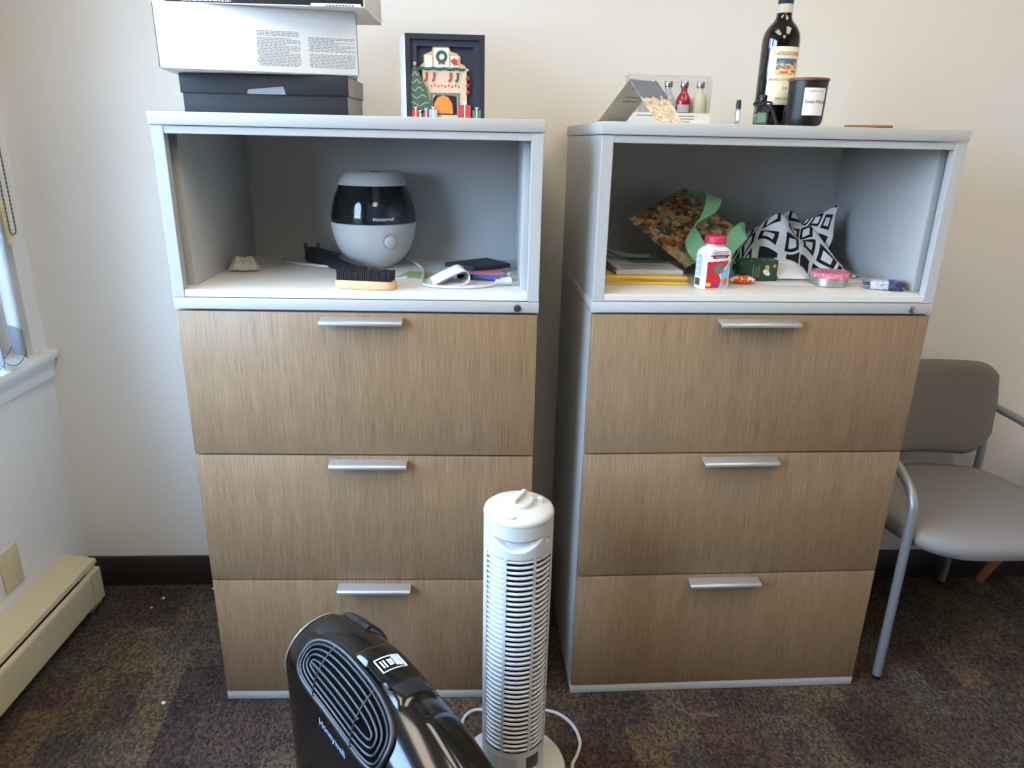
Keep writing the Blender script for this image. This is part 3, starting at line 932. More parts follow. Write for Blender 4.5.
def christmas_card():
    W, H = 0.156, 0.154
    t = thing('greeting_card', 'navy layered Christmas fireplace card standing open on the left cabinet', 'card', (0.478, 0.075, ZTOP), 0.02)
    y = 0.0
    G().box((0, 0.012, 0), (W, 0.0135, H)).build('back_panel', M['navycard'], t)
    g = G()
    b = 0.010
    for a, c in (((0, 0, 0), (b, 0.0118, H)), ((W - b, 0, 0), (W, 0.0118, H)), ((b, 0, H - b), (W - b, 0.0118, H))):
        g.box(a, c)
    g.build('border', M['navyedge'], t, smooth=None)
    g = G()
    b1, b2 = 0.010, 0.022
    for a, c in (((b1, 0.005, 0), (b2, 0.0118, H - b1)), ((W - b2, 0.005, 0), (W - b1, 0.0118, H - b1)), ((b2, 0.005, H - b2), (W - b2, 0.0118, H - b1))):
        g.box(a, c)
    g.build('inner_border', M['navycard'], t, smooth=None)
    G().prism([(-0.0005, 0.0135), (-0.0012, 0.0130), (-0.016, 0.055), (-0.015, 0.0555)], 0, H * 0.985).build('rear_leaf', M['whitecard'], t, smooth=None)['label'] = 'white rear leaf'
    X = lambda p: p / 620 * W          # card picture is read off at 620 units wide
    Z = lambda p: p / 660 * H
    def flat(name, poly, mat, d0, d1):
        return G().prism([(X(a), Z(c)) for a, c in poly], d0, d1, axes=(0, 2, 1)).build(name, mat, t, smooth=None)
    # chimney breast and mantel
    fp = flat('fireplace', [(130, 0), (130, 380), (95, 382), (95, 400), (492, 400), (492, 382), (478, 380), (478, 0)], M['stone'], 0.0066, 0.0078)
    G().prism([(X(a), Z(c)) for a, c in [(190, 0), (190, 205), (425, 205), (425, 0), (405, 0), (405, 185), (210, 185), (210, 0)]], 0.0058, 0.0065, axes=(0, 2, 1)).build('stone_surround', M['greystone'], fp, smooth=None)
    flat('hearth_opening', [(205, 30), (205, 150), (230, 185), (300, 200), (360, 185), (400, 180), (400, 30)], M['dark'], 0.0060, 0.0065)
    flat('fire', [(215, 40), (220, 120), (250, 170), (290, 185), (330, 170), (362, 120), (368, 40)], M['flame'], 0.0050, 0.0057)
    flat('overmantel', [(105, 402), (125, 425), (142, 440), (142, 500), (175, 515), (205, 530), (215, 565), (275, 592), (335, 570), (352, 530), (400, 515), (428, 490), (428, 440), (460, 425), (475, 402)], M['gold'], 0.0072, 0.0080)
    for a, b_, c in ((152, 208, 495), (222, 338, 555), (352, 412, 495)):
        flat('overmantel_panel', [(a, 408), (a, c), (b_, c), (b_, 408)], M['whitecard'], 0.0064, 0.0070)
    g = G()
    g.tube([(X(280) + 0.0085 * cos(2 * pi * k / 24), 0.0058, Z(490) + 0.0085 * sin(2 * pi * k / 24)) for k in range(24)], 0.0028, 8, closed=True)
    g.build('wreath', M['pine'], t)
    flat('wreath_bow', [(250, 440), (280, 450), (310, 440), (300, 425), (280, 436), (262, 425)], M['redcard'], 0.0046, 0.0054)
    flat('poinsettia', [(360, 440), (350, 465), (370, 470), (380, 485), (395, 468), (412, 470), (402, 445), (412, 425), (388, 430), (385, 410), (375, 430)], M['redcard'], 0.0052, 0.0060)
    g = G()
    g.tube([(X(100 + k * 13), 0.0055, Z(394 + 5 * sin(k * 0.9))) for k in range(29)], [0.0022 + 0.0006 * (k % 2) for k in range(29)], 7)
    g.build('garland', M['pine'], t)
    for k, (sx_, m_) in enumerate(((160, 'redcard'), (220, 'redcard'), (350, 'redcard'), (405, 'pine'))):
        flat('stocking', [(sx_ - 8, 365), (sx_ + 14, 365), (sx_ + 12, 325), (sx_ + 4, 295), (sx_ - 16, 290), (sx_ - 18, 305), (sx_ - 6, 318)], M[m_], 0.0052, 0.0060)
    g = G()
    for k in range(9):
        cxk, czk = X(200 + k * 27), Z(255 + 8 * (k % 2))
        g.prism([(cxk - 0.0022, czk), (cxk, czk + 0.0026), (cxk + 0.0022, czk), (cxk, czk - 0.0026)], 0.0062, 0.0065, axes=(0, 2, 1))
    tag(g.build('mantel_diamonds', M['redcard'], t, smooth=None), kind='stuff')
    for cz in (325, 265, 210):
        g = G()
        g.lathe([(0, -0.0042), (0.003, -0.003), (0.0042, 0), (0.003, 0.003), (0, 0.0042)], 12, center=(X(485), 0.0045, Z(cz)), sy=0.5)
        g.build('bauble', M['redcard'], t)
    # tree, pots and parcels
    tr = flat('tree', [(25, 60), (20, 200), (30, 300), (55, 390), (70, 420), (95, 380), (130, 300), (165, 240), (180, 160), (205, 90), (190, 60)], M['pine'], 0.0016, 0.0026)
    G().prism([(X(72 + r * cos(a)), Z(430 + r * sin(a))) for a, r in [(pi / 2 + k * pi / 5, 20 if k % 2 == 0 else 8) for k in range(10)]], 0.0008, 0.0015, axes=(0, 2, 1)).build('star', M['gold'], tr, smooth=None)
    g = G()
    for k in range(5):
        zz = 110 + k * 60
        w_ = 78 - k * 13
        g.tube([(X(100 - k * 6 + (u / 10 - 0.5) * 2 * w_), 0.0011, Z(zz + 14 * sin(u * 0.9 + k))) for u in range(11)], 0.0007, 5)
    tag(g.build('tinsel', M['gold'], tr), kind='stuff')
    for a, b_, c, m_ in ((45, 100, 65, 'redcard'), (135, 175, 55, 'redcard'), (180, 240, 70, 'bluecard'), (415, 510, 110, 'redcard'), (525, 590, 70, 'greencard'), (88, 125, 40, 'greencard')):
        gf = G().box((X(a), -0.0012, 0), (X(b_), 0.0012, Z(c))).build('gift', M[m_], t, smooth=None)
        rb = G()
        rb.box((X((a + b_) / 2) - 0.0008, -0.0016, 0), (X((a + b_) / 2) + 0.0008, -0.0013, Z(c)))
        rb.prism([(X((a + b_) / 2), Z(c)), (X((a + b_) / 2) - 0.004, Z(c) + 0.006), (X((a + b_) / 2), Z(c) + 0.004), (X((a + b_) / 2) + 0.004, Z(c) + 0.006)], -0.0008, 0.0008, axes=(0, 2, 1))
        tag(rb.build('ribbon', M['whitecard'], gf, smooth=None), kind='stuff')
christmas_card()

# ------------------------------------------------------------------ in the left bin
def humidifier():
    t = thing('humidifier', 'egg shaped white humidifier with a smoked tank in the left bin', 'humidifier', (0.363, 0.333, ZS))
    K = lambda pr: [(r, z if z < 0.1093 else 0.1093 + (z - 0.1093) * 0.885) for r, z in pr]
    f = -pi / 2 + 0.16                      # front direction
    R = 0.1025
    base = [(0, 0.0), (0.045, 0.0), (0.052, 0.004), (0.070, 0.020), (0.086, 0.042), (0.096, 0.068), (0.1015, 0.095), (R, 0.108), (0.1005, 0.109), (0, 0.109)]
    G().lathe(base, 64).build('base', M['white'], t)
    out = [(0.1012, 0.1095), (0.1018, 0.125), (0.0985, 0.150), (0.0915, 0.178), (0.0815, 0.203), (0.0790, 0.206)]
    out = K(out)
    inn = [(r - 0.002, z) for r, z in out][::-1]
    G().lathe(out + inn + [out[0]], 64).build('tank', M['tank'], t)
    g = G()
    g.lathe([(0, 0.1095), (0.026, 0.1095), (0.024, 0.146), (0.010, 0.150), (0.010, 0.190), (0, 0.190)], 32, center=(0.008, 0, 0))
    g.build('mist_pipe', M['greypaper'], t)
    lid = G()
    prof = [(0, 0.2065), (0.0805, 0.2065), (0.0815, 0.209), (0.0770, 0.222), (0.0690, 0.236), (0.062, 0.2405), (0, 0.243)]
    lid.lathe(K(prof), 64)
    for v in lid.bm.verts:                 # the lid slopes down to its left side
        if v.co.z > 0.200:
            v.co.z += (v.co.x) * 0.045 * (v.co.z - 0.195) / 0.032
    L = lid.build('lid', M['white'], t)
    G().box((-0.009, -0.006, 0), (0.009, 0.006, 0.004), 0.001, mat=Matrix.Translation((0.014, -0.048, 0.2235)) @ Matrix.Rotation(-0.10, 4, 'X')).build('mist_outlet', M['black'], L)
    # dial on the base front
    a = f + 0.36
    n = Vector((cos(a), sin(a), 0))
    fr = Matrix.Translation(n * 0.0985 + Vector((0, 0, 0.070))) @ n.to_track_quat('Z', 'Y').to_matrix().to_4x4()
    k = G()
    k.lathe([(0, 0.0075), (0.012, 0.0075), (0.0145, 0.006), (0.0152, -0.006), (0, -0.006)], 32, mat=fr)
    D = k.build('dial', M['white'], t)
    k = G()
    k.lathe([(0.0162, 0.001), (0.0176, 0.001), (0.0176, 0.003), (0.0162, 0.003), (0.0162, 0.001)], 40, a0=0.6, a1=2 * pi, mat=fr)
    k.build('dial_ring', M['ink'], D)
    k = G()
    k.box((-0.0140, -0.004, 0.0076), (0.0140, 0.004, 0.0125), 0.002, mat=fr)
    k.build('dial_grip', M['white'], D)
    lt = G()
    rr = 0.1018
    lt.text('Honeywell', 0.0115, lambda x, y: ((rr + 0.0006) * cos(f + 0.22 + x / rr), (rr + 0.0006) * sin(f + 0.22 + x / rr), 0.119 + y))
    lt.build('lettering', M['inkwhite'], t)
    # cord running along the shelf to its plug
    lx = lambda p: (p[0] - 0.363, p[1] - 0.333, p[2] - ZS)
    z = ZS + 0.0035
    pts = spline([lx(p) for p in [(0.325, 0.425, z + 0.020), (0.275, 0.440, z + 0.002), (0.180, 0.430, z), (0.125, 0.395, z), (0.130, 0.350, z), (0.180, 0.315, z), (0.240, 0.287, z), (0.276, 0.278, z)]], 8)
    g = G()
    g.tube(pts, 0.0033, 8)
    g.build('cord', M['white'], t)
    pts = spline([lx(p) for p in [(0.430, 0.395, z + 0.012), (0.458, 0.345, z + 0.004), (0.488, 0.255, z + 0.002), (0.496, 0.160, z), (0.504, 0.078, z), (0.545, 0.050, z), (0.610, 0.050, z), (0.650, 0.072, z + 0.001), (0.662, 0.083, z + 0.003)]], 8)
    g = G()
    g.tube(pts, 0.0033, 8)
    c2 = g.build('cord', M['white'], t)
    g = G()
    m_ = Matrix.Translation(lx((0.661, 0.084, ZS + 0.0105))) @ Matrix.Rotation(0.30, 4, 'Z')
    g.loft([[m_ @ Vector((x, w * cos(q), h * sin(q))) for q in [2 * pi * k / 16 for k in range(16)]] for x, w, h in ((0, 0.004, 0.004), (0.010, 0.006, 0.005), (0.022, 0.011, 0.008), (0.030, 0.0125, 0.0095), (0.033, 0.0125, 0.0095))])
    pg = g.build('plug', M['white'], c2)
    for s_ in (-1, 1):
        b_ = G()
        b_.box((0.033, s_ * 0.006 - 0.0008, -0.003), (0.047, s_ * 0.006 + 0.0008, 0.003), mat=m_)
        b_.build('prong', M['metalcap'], c2)
humidifier()

def shoe_brush():
    t = thing('shoe_brush', 'pale wooden shoe brush lying bristles up on the left bin shelf', 'brush', (0.386, 0.046, ZS), -0.16)
    L, Wd = 0.066, 0.0235
    poly = [(L * (abs(cos(a)) ** 0.55) * (1 if cos(a) >= 0 else -1), Wd * (abs(sin(a)) ** 0.7) * (1 if sin(a) >= 0 else -1)) for a in [2 * pi * k / 48 for k in range(48)]]
    G().prism(poly, 0, 0.0175, bevel=0.002).build('handle_block', M['wood'], t)
    g = G()
    rnd = random.Random(2)
    for i in range(26):
        for j in range(7):
            x = -0.057 + i * 0.114 / 25
            y = -0.0165 + j * 0.033 / 6
            dx, dy = rnd.uniform(-.0015, .0015), rnd.uniform(-.0012, .0012) + y * 0.08
            g.tube([(x, y, 0.0172), (x + dx, y + dy, 0.0172 + 0.020 + rnd.uniform(-.0012, .0012))], [0.0019, 0.0027], 5)
    tag(g.build('bristles', M['bristle'], t), kind='stuff')
shoe_brush()

def black_bar():
    p0, p1 = Vector((0.193, 0.372, 0)), Vector((0.354, 0.188, 0))
    d = (p1 - p0)
    t = thing('folding_phone_stand', 'black plastic bar with two short prongs lying in front of the humidifier', 'stand', (p0.x, p0.y, ZS), atan2(d.y, d.x))
    Ln = d.length
    sec = lambda x, w, h: [Vector((x, 0.86 * w * (abs(cos(q)) ** 0.5) * (1 if cos(q) >= 0 else -1), h + h * (abs(sin(q)) ** 0.5) * (1 if sin(q) >= 0 else -1))) for q in [2 * pi * k / 24 for k in range(24)]]
    g = G()
    g.loft([sec(0.0, 0.017, 0.0180), sec(0.003, 0.019, 0.0195), sec(0.05, 0.019, 0.0190), sec(0.11, 0.018, 0.0165), sec(Ln - 0.006, 0.017, 0.012), sec(Ln, 0.0155, 0.011)])
    g.build('bar', M['satin_black'], t)
    G().box((0.02, -0.010, 0.0355), (Ln * 0.55, 0.010, 0.0392), 0.0008, mat=Matrix.Rotation(0.018, 4, 'Y')).build('groove_cover', M['black'], t)
    for yy, xx in ((-0.014, 0.004), (0.014, 0.016)):
        g = G()
        g.lathe([(0, 0.0), (0.0048, 0.0), (0.0048, 0.012), (0.0036, 0.0155), (0, 0.016)], 16, center=(xx, yy, 0.033))
        g.build('prong', M['black'], t)
black_bar()

def crumpled_wrapper():
    rnd = random.Random(4)
    def f(u, v):
        x = (u - 0.5) * 0.070
        y = (v - 0.5) * 0.042
        e = max(0.0, (1 - (2 * abs(u - 0.5)) ** 4) * (1 - (2 * abs(v - 0.5)) ** 2.5))
        z = 0.004 + 0.026 * e + 0.010 * noise.noise((u * 4, v * 3, 1.3)) * e + 0.004 * noise.noise((u * 14, v * 9, 4.3))
        return (x, y, max(0.0018, z))
    o = G().grid(f, 28, 18, thick=0.0012).build('crumpled_wrapper', M['wrapper'], smooth=60, loc=(0.072, 0.232, ZS), rot=(0, 0, 0.15))
    tag(o, 'small crumpled pale wrapper alone at the left end of the left bin', 'wrapper')
crumpled_wrapper()

def papers_left():
    # green leaflet and white tag beside the humidifier
    o = G().box((-0.038, -0.04, 0), (0.038, 0.04, 0.0008)).build('green_leaflet', M['greenleaf'], smooth=None, loc=(0.480, 0.205, ZS), rot=(0, 0, -0.3))
    tag(o, 'green paper leaflet lying flat to the right of the humidifier', 'leaflet')
    t = thing('white_tag', 'small white printed tag lying at the foot of the humidifier', 'tag', (0.437, 0.168, ZS), 0.15)
    G().box((-0.022, -0.016, 0), (0.022, 0.016, 0.0016), 0.0004).build('card', M['paper'], t)
    g = G()
    for k in range(4):
        g.box((-0.014, -0.011 + k * 0.006, 0.0017), (0.012, -0.0085 + k * 0.006, 0.0019))
    tag(g.build('printed_text', M['ink'], t, smooth=None), kind='stuff')
    # rolled booklet
    t = thing('curled_booklet', 'white paper booklet with its cover curled into a loop in the left bin', 'booklet', (0.556, 0.118, ZS), 0.42)
    def curl(u, v):
        # profile in x-z: flat bottom then curling over to the left
        if u < 0.3:
            x, z = -0.045 + u / 0.3 * 0.072, 0.0012
        elif u < 0.62:
            an = -pi / 2 + (u - 0.3) / 0.32 * pi
            x, z = 0.027 + 0.017 * cos(an), 0.0160 + 0.0148 * sin(an)
        else:
            a = (u - 0.62) / 0.38
            x, z = 0.027 - 0.066 * a, 0.0308 - 0.0260 * a ** 1.2
        return (x + 0.02 * (v - 0.5), (v - 0.5) * 0.085, z)
    G().grid(curl, 48, 2, thick=0.0007).build('cover', M['paper'], t, smooth=60)
    def leaf(u, v):
        x = -0.044 + u * 0.062
        z = 0.004 + 0.024 * sin(u * pi * 0.55) * u
        return (x + 0.02 * (v - 0.5), (v - 0.5) * 0.080, z)
    G().grid(leaf, 16, 2, thick=0.0012).build('pages', M['greypaper'], t, smooth=60)
    # dark folder and things under it
    o = G().prism([(-0.060, -0.030), (0.010, -0.085), (0.098, -0.030), (0.040, 0.060)], 0.0, 0.010, bevel=0.001).build('dark_folder', M['navyedge'], smooth=None, loc=(0.600, 0.290, ZS + 0.0115), rot=(0, 0, 0))
    tag(o, 'dark navy folder lying behind the curled booklet', 'folder')
    o = G().box((-0.045, -0.055, 0), (0.045, 0.055, 0.004), 0.0005).build('lilac_notepad', M['lilac'], smooth=None, loc=(0.627, 0.238, ZS), rot=(0, 0, 0.25))
    tag(o, 'lilac notepad at the bottom of the pile under the dark folder', 'notepad')
    o = G().box((-0.040, -0.050, 0), (0.040, 0.050, 0.0055), 0.0005).build('pink_notepad', M['pinkpaper'], smooth=None, loc=(0.636, 0.236, ZS + 0.0046), rot=(0, 0, 0.12))
    tag(o, 'pink notepad between the lilac notepad and the dark folder', 'notepad')
    t = thing('blue_pen', 'blue pen with a dark grip lying between booklet and pink notepad', 'pen', (0.622, 0.152, ZS), -0.28)
    g = G()
    g.tube([(-0.012, 0, 0.006), (0.048, 0, 0.006), (0.052, 0, 0.006)], [0.0052, 0.0052, 0.003], 12)
    g.build('barrel', M['bluepen'], t)
    g = G()
    g.tube([(-0.050, 0, 0.0062), (-0.044, 0, 0.0062), (-0.0122, 0, 0.0062)], [0.003, 0.0060, 0.0060], 12)
    g.build('grip', M['black'], t)
    t = thing('clear_cap', 'small clear plastic dome standing beside the white plug', 'cap', (0.696, 0.165, ZS))
    G().lathe([(0.0125, 0), (0.0125, 0.012), (0.011, 0.020), (0.006, 0.0245), (0, 0.026), (0, 0.0245), (0.0055, 0.023), (0.010, 0.019), (0.0113, 0.012), (0.0113, 0), (0.0125, 0)], 24).build('dome', M['clear'], t)
    G().lathe([(0, 0.0002), (0.011, 0.0002), (0.011, 0.004), (0, 0.004)], 24).build('insert', M['greypaper'], t)
    o = G().prism([(-0.05, -0.02), (0.045, -0.03), (0.055, 0.03), (-0.03, 0.045)], 0, 0.001).build('receipt', M['greypaper'], smooth=None, loc=(0.640, 0.400, ZS), rot=(0, 0, 0.1))
    tag(o, 'pale printed receipt at the back right corner of the left bin', 'receipt')
papers_left()

# ------------------------------------------------------------------ on the right cabinet's top
def wrapped(r, a0, z0, d=0.0006):
    return lambda x, y: ((r + d) * cos(a0 + x / r), (r + d) * sin(a0 + x / r), z0 + y)
def wine_bottle():
    p = (1.246, 0.150)
    t = thing('wine_bottle', 'tall dark wine bottle with a cream label behind the black candle', 'bottle', (p[0], p[1], ZTOP))
    r = 0.0378
    prof = [(0, 0.004), (0.030, 0.0), (0.036, 0.002), (r, 0.008), (r, 0.160), (0.0373, 0.170), (0.0350, 0.181), (0.0290, 0.192), (0.0205, 0.201), (0.0162, 0.208), (0.0148, 0.216), (0.0148, 0.300), (0, 0.300)]
    G().lathe(prof, 64).build('glass', M['bottleglass'], t)
    G().lathe([(0.0151, 0.234), (0.0155, 0.2345), (0.0152, 0.308), (0.0145, 0.311), (0, 0.3115)], 40).build('capsule', M['capsule'], t)
    G().lathe([(0.0153, 0.2175), (0.0156, 0.2175), (0.0156, 0.2335), (0.0153, 0.2335)], 40).build('seal_strip', M['strip'], t)
    f = atan2(-1.453 - p[1], 0.645 - p[0]) + radians(30)
    h = radians(57)
    lb = G()
    lb.lathe([(r + 0.0002, 0.042), (r + 0.0005, 0.042), (r + 0.0005, 0.152), (r + 0.0002, 0.152)], 40, a0=f - h, a1=f + h)
    lb = lb.build('label', M['cream'], t)
    def pic(u, v):
        a = f - 0.62 + u * 1.24
        return ((r + 0.0009) * cos(a), (r + 0.0009) * sin(a), 0.099 + v * 0.031)
    G().grid(pic, 20, 4).build('label_picture', M['town'], lb)
    for body, size, z, k_ in (('CASTELGIOCONDO', 0.0092, 0.136, 0.70), ('BRUNELLO DI MONTALCINO', 0.0060, 0.088, 0.85), ('2018', 0.0055, 0.072, 1.0), ('FRESCOBALDI', 0.0055, 0.052, 1.0)):
        g = G()
        g.text(body, size, wrapped(r, f, z, 0.0009), sxs=k_)
        g.build('lettering', M['inkdark'], lb)
wine_bottle()
def candle():
    p = (1.277, 0.056)
    t = thing('candle_jar', 'black candle jar with a walnut lid and white label on the right cabinet', 'candle', (p[0], p[1], ZTOP))
    r = 0.0372
    prof = [(0, 0), (0.027, 0), (0.032, 0.002), (0.0345, 0.007), (0.0354, 0.014), (r, 0.082), (0, 0.082)]
    G().lathe(prof, 64).build('jar', M['matteblack'], t)
    G().lathe([(0, 0.0822), (0.038, 0.0822), (0.039, 0.0833), (0.039, 0.0870), (0.038, 0.0880), (0, 0.0880)], 64).build('lid', M['walnut'], t)
    f = atan2(-1.453 - p[1], 0.645 - p[0]) + radians(27)
    def lf(u, v):
        z = 0.019 + v * 0.050
        rr = 0.0354 + (r - 0.0354) * (z - 0.014) / 0.068 + 0.0005
        a = f + (u - 0.5) * 2 * radians(35)
        return (rr * cos(a), rr * sin(a), z)
    lb = G().grid(lf, 24, 4).build('label', M['paper'], t)
    g = G()
    g.text('Smoky Woods', 0.0098, wrapped(0.0366, f, 0.041, 0.0006), shear=0.45, sxs=0.72)
    g.build('lettering', M['inkdark'], lb)
    g = G()
    g.text('SCENTED CANDLE', 0.0036, wrapped(0.0369, f, 0.062, 0.0006))
    g.build('lettering', M['inkdark'], lb)
candle()
def vial():
    t = thing('perfume_vial', 'thin clear sample vial with a black cap, leftmost small bottle by the wine', 'vial', (1.148, 0.075, ZTOP))
    G().lathe([(0, 0.0), (0.0042, 0), (0.0048, 0.001), (0.0048, 0.030), (0.0036, 0.0305), (0.0036, 0.0015), (0, 0.0015)], 20).build('tube', M['clearglass'], t)
    G().lathe([(0, 0.0305), (0.0052, 0.0305), (0.0052, 0.041), (0.0044, 0.0425), (0.0044, 0.047), (0, 0.047)], 20).build('cap', M['black'], t)
    f = -pi / 2 - 0.1
    g = G()
    g.lathe([(0.0049, 0.008), (0.0051, 0.008), (0.0051, 0.026), (0.0049, 0.026)], 14, a0=f - 0.7, a1=f + 0.7)
    lb = g.build('label', M['inkwhite'], t)
vial()
def perfume():
    t = thing('perfume_bottle', 'small clear perfume bottle with a green label and black bow beside the wine', 'perfume bottle', (1.198, 0.080, ZTOP), -0.2)
    G().box((-0.0135, -0.0095, 0), (0.0135, 0.0095, 0.037), 0.003, 3).build('glass', M['clearglass'], t)
    G().box((-0.0082, -0.0101, 0.006), (0.0085, -0.0097, 0.024)).build('label', M['greenglass'], t)
    G().box((-0.0115, -0.0075, 0.002), (0.0115, 0.0075, 0.022), 0.002).build('perfume', M['greencard'], t)
    G().lathe([(0, 0.0372), (0.0068, 0.0372), (0.0085, 0.040), (0.0085, 0.056), (0.0075, 0.058), (0, 0.058)], 24).build('cap', M['black'], t)
    g = G()
    for s in (-1, 1):
        pts = spline([(0, -0.009, 0.041), (s * 0.008, -0.011, 0.044), (s * 0.015, -0.010, 0.043), (s * 0.017, -0.009, 0.039), (s * 0.010, -0.010, 0.038), (0, -0.0095, 0.0405)], 6)
        g.tube(pts, 0.0024, 6)
    g.lathe([(0, -0.0035), (0.003, -0.002), (0.0036, 0), (0.003, 0.002), (0, 0.0035)], 12, center=(0, -0.0108, 0.0405))
    pts = spline([(0.004, -0.010, 0.040), (0.018, -0.0115, 0.030), (0.027, -0.011, 0.012), (0.031, -0.011, 0.002)], 6)
    g.tube(pts, 0.0030, 6)
    tag(g.build('ribbon_bow', M['ribbon'], t), kind='stuff')
perfume()
def coaster():
    o = G().lathe([(0, 0), (0.043, 0), (0.0455, 0.001), (0.0455, 0.0035), (0.044, 0.0045), (0, 0.0045)], 48).build('cork_coaster', M['cork'], loc=(1.422, 0.075, ZTOP))
    tag(o, 'round brown cork coaster lying near the right end of the right cabinet top', 'coaster')
coaster()
def tent_card():
    t = thing('folded_card', 'folded tent card with a printed front standing before the small bottle pack', 'card', (0.0, 0.0, ZTOP))
    A = Vector((0.9275, 0.105, 0.083))     # ridge near/left end
    B = Vector((0.995, 0.150, 0.082))
    dn = Vector((0.048, -0.068, -0.0818))
    dl = Vector((-0.052, 0.070, -0.0818))
    G().grid(lambda u, v: A.lerp(B, u) + dn * v, 2, 2, thick=-0.0006).build('front_leaf', M['cityprint'], t, smooth=None)
    G().grid(lambda u, v: A.lerp(B, u) + dl * v, 2, 2, thick=0.0006).build('rear_leaf', M['leaf'], t, smooth=None)['label'] = 'grey-beige rear leaf'
    n = (B - A).cross(dn).normalized()
    if n.y > 0: n = -n
    def edge(u, v):
        low = 0.40 + 0.10 * noise.noise((u * 7, 2.2, 0)) + 0.05 * sin(u * 23)
        return A.lerp(B, u) + dn * (v * low) + n * 0.0012
    G().grid(edge, 30, 3, thick=-0.0004).build('sky_print', M['slate'], t, smooth=None)
    n2 = (B - A).cross(dl).normalized()
    if n2.y > 0: n2 = -n2
    g = G()
    for k, (v0, u0, u1) in enumerate(((0.10, 0.35, 0.9), (0.17, 0.3, 0.9), (0.36, 0.3, 0.85), (0.46, 0.3, 0.8), (0.80, 0.25, 0.3))):
        g.grid(lambda u, v: A.lerp(B, u0 + (u1 - u0) * u) + dl * (v0 + 0.022 * v) + n2 * 0.0009, 1, 1, thick=0.0003)
    tag(g.build('printed_text', M['ink'], t, smooth=None), kind='stuff')
tent_card()
def bottle_pack():
    x0, y0 = 0.950, 0.245
    t = thing('mini_bottle_pack', 'clear plastic pack on a white card tray holding five miniature bottles', 'bottle pack', (x0, y0, ZTOP), RA)
    Wp, D, H = 0.184, 0.046, 0.104
    g = G()
    def shell(u, v):
        pr = [(-D / 2, 0.012), (-D / 2, H - 0.012), (-D / 2 + 0.012, H), (D / 2 - 0.004, H), (D / 2, H - 0.004), (D / 2, 0.012)]
        s = v * (len(pr) - 1)
        i = min(int(s), len(pr) - 2)
        a = s - i
        y = pr[i][0] * (1 - a) + pr[i + 1][0] * a
        z = pr[i][1] * (1 - a) + pr[i + 1][1] * a
        return (u * Wp, y, z)
    g.grid(shell, 1, 10)
    for xx in (0, Wp):
        g.prism([(-D / 2, 0.012), (-D / 2, H - 0.012), (-D / 2 + 0.012, H), (D / 2 - 0.004, H), (D / 2, H - 0.004), (D / 2, 0.012)], xx - 0.0003, xx + 0.0003, axes=(1, 2, 0))
    g.build('plastic_cover', M['clear'], t, smooth=None)
    g = G()
    g.box((-0.002, -D / 2 - 0.0012, 0), (Wp + 0.002, D / 2 + 0.001, 0.0015))
    g.box((-0.002, -D / 2 - 0.0016, 0), (Wp + 0.002, -D / 2 - 0.0006, 0.026))
    g.build('card_tray', M['whitecard'], t, smooth=None)
    g = G()
    g.prism([(0.115, -0.055), (0.165, -0.060), (0.190, -0.030), (0.150, -0.026)], 0.0, 0.0008)
    g.build('card_flap', M['whitecard'], t, smooth=None)
    g = G()
    for k, (a, b_) in enumerate(((0.108, 0.150), (0.120, 0.150), (0.110, 0.140))):
        g.box((a, -D / 2 - 0.0021, 0.019 - k * 0.006), (b_, -D / 2 - 0.0018, 0.0205 - k * 0.006))
    g.box((0.020, -D / 2 - 0.0021, 0.019), (0.060, -D / 2 - 0.0018, 0.0205))
    tag(g.build('printed_text', M['inkdark'], t, smooth=None), kind='stuff')
    kinds = (('clearglass', 'clear miniature bottle at the far left of the clear pack, mostly behind the card', None),
             ('clearglass', 'clear miniature bottle second from left in the pack, mostly behind the card', None),
             ('clearglass', 'clear miniature bottle with a dark blue label in the middle of the pack', 'navy'),
             ('redliquor', 'red miniature bottle in the clear pack', 'greypaper'),
             ('frosted', 'frosted pale yellow miniature bottle at the right end of the clear pack', None))
    for k, (m_, lab, lm) in enumerate(kinds):
        lx = 0.0195 + k * 0.0365
        p = (x0 + lx * cos(RA), y0 + lx * sin(RA), ZTOP + 0.0018)
        b = thing('miniature_bottle', lab, 'bottle', p, 0, 'miniature bottles in the clear pack')
        r = 0.0172
        G().lathe([(0, 0), (r - 0.001, 0), (r, 0.0015), (r, 0.050), (r - 0.002, 0.057), (0.0105, 0.064), (0.0074, 0.069), (0.0070, 0.078), (0, 0.078)], 28).build('glass', M[m_], b)
        G().lathe([(0, 0.0782), (0.0088, 0.0782), (0.0090, 0.079), (0.0090, 0.0895), (0.0082, 0.091), (0, 0.091)], 24).build('cap', M['metalcap'], b)
        if lm:
            f = -pi / 2 - 0.2
            G().lathe([(r + 0.0002, 0.026), (r + 0.0005, 0.026), (r + 0.0005, 0.042), (r + 0.0002, 0.042)], 20, a0=f - 0.8, a1=f + 0.8).build('label', M[lm], b)
bottle_pack()

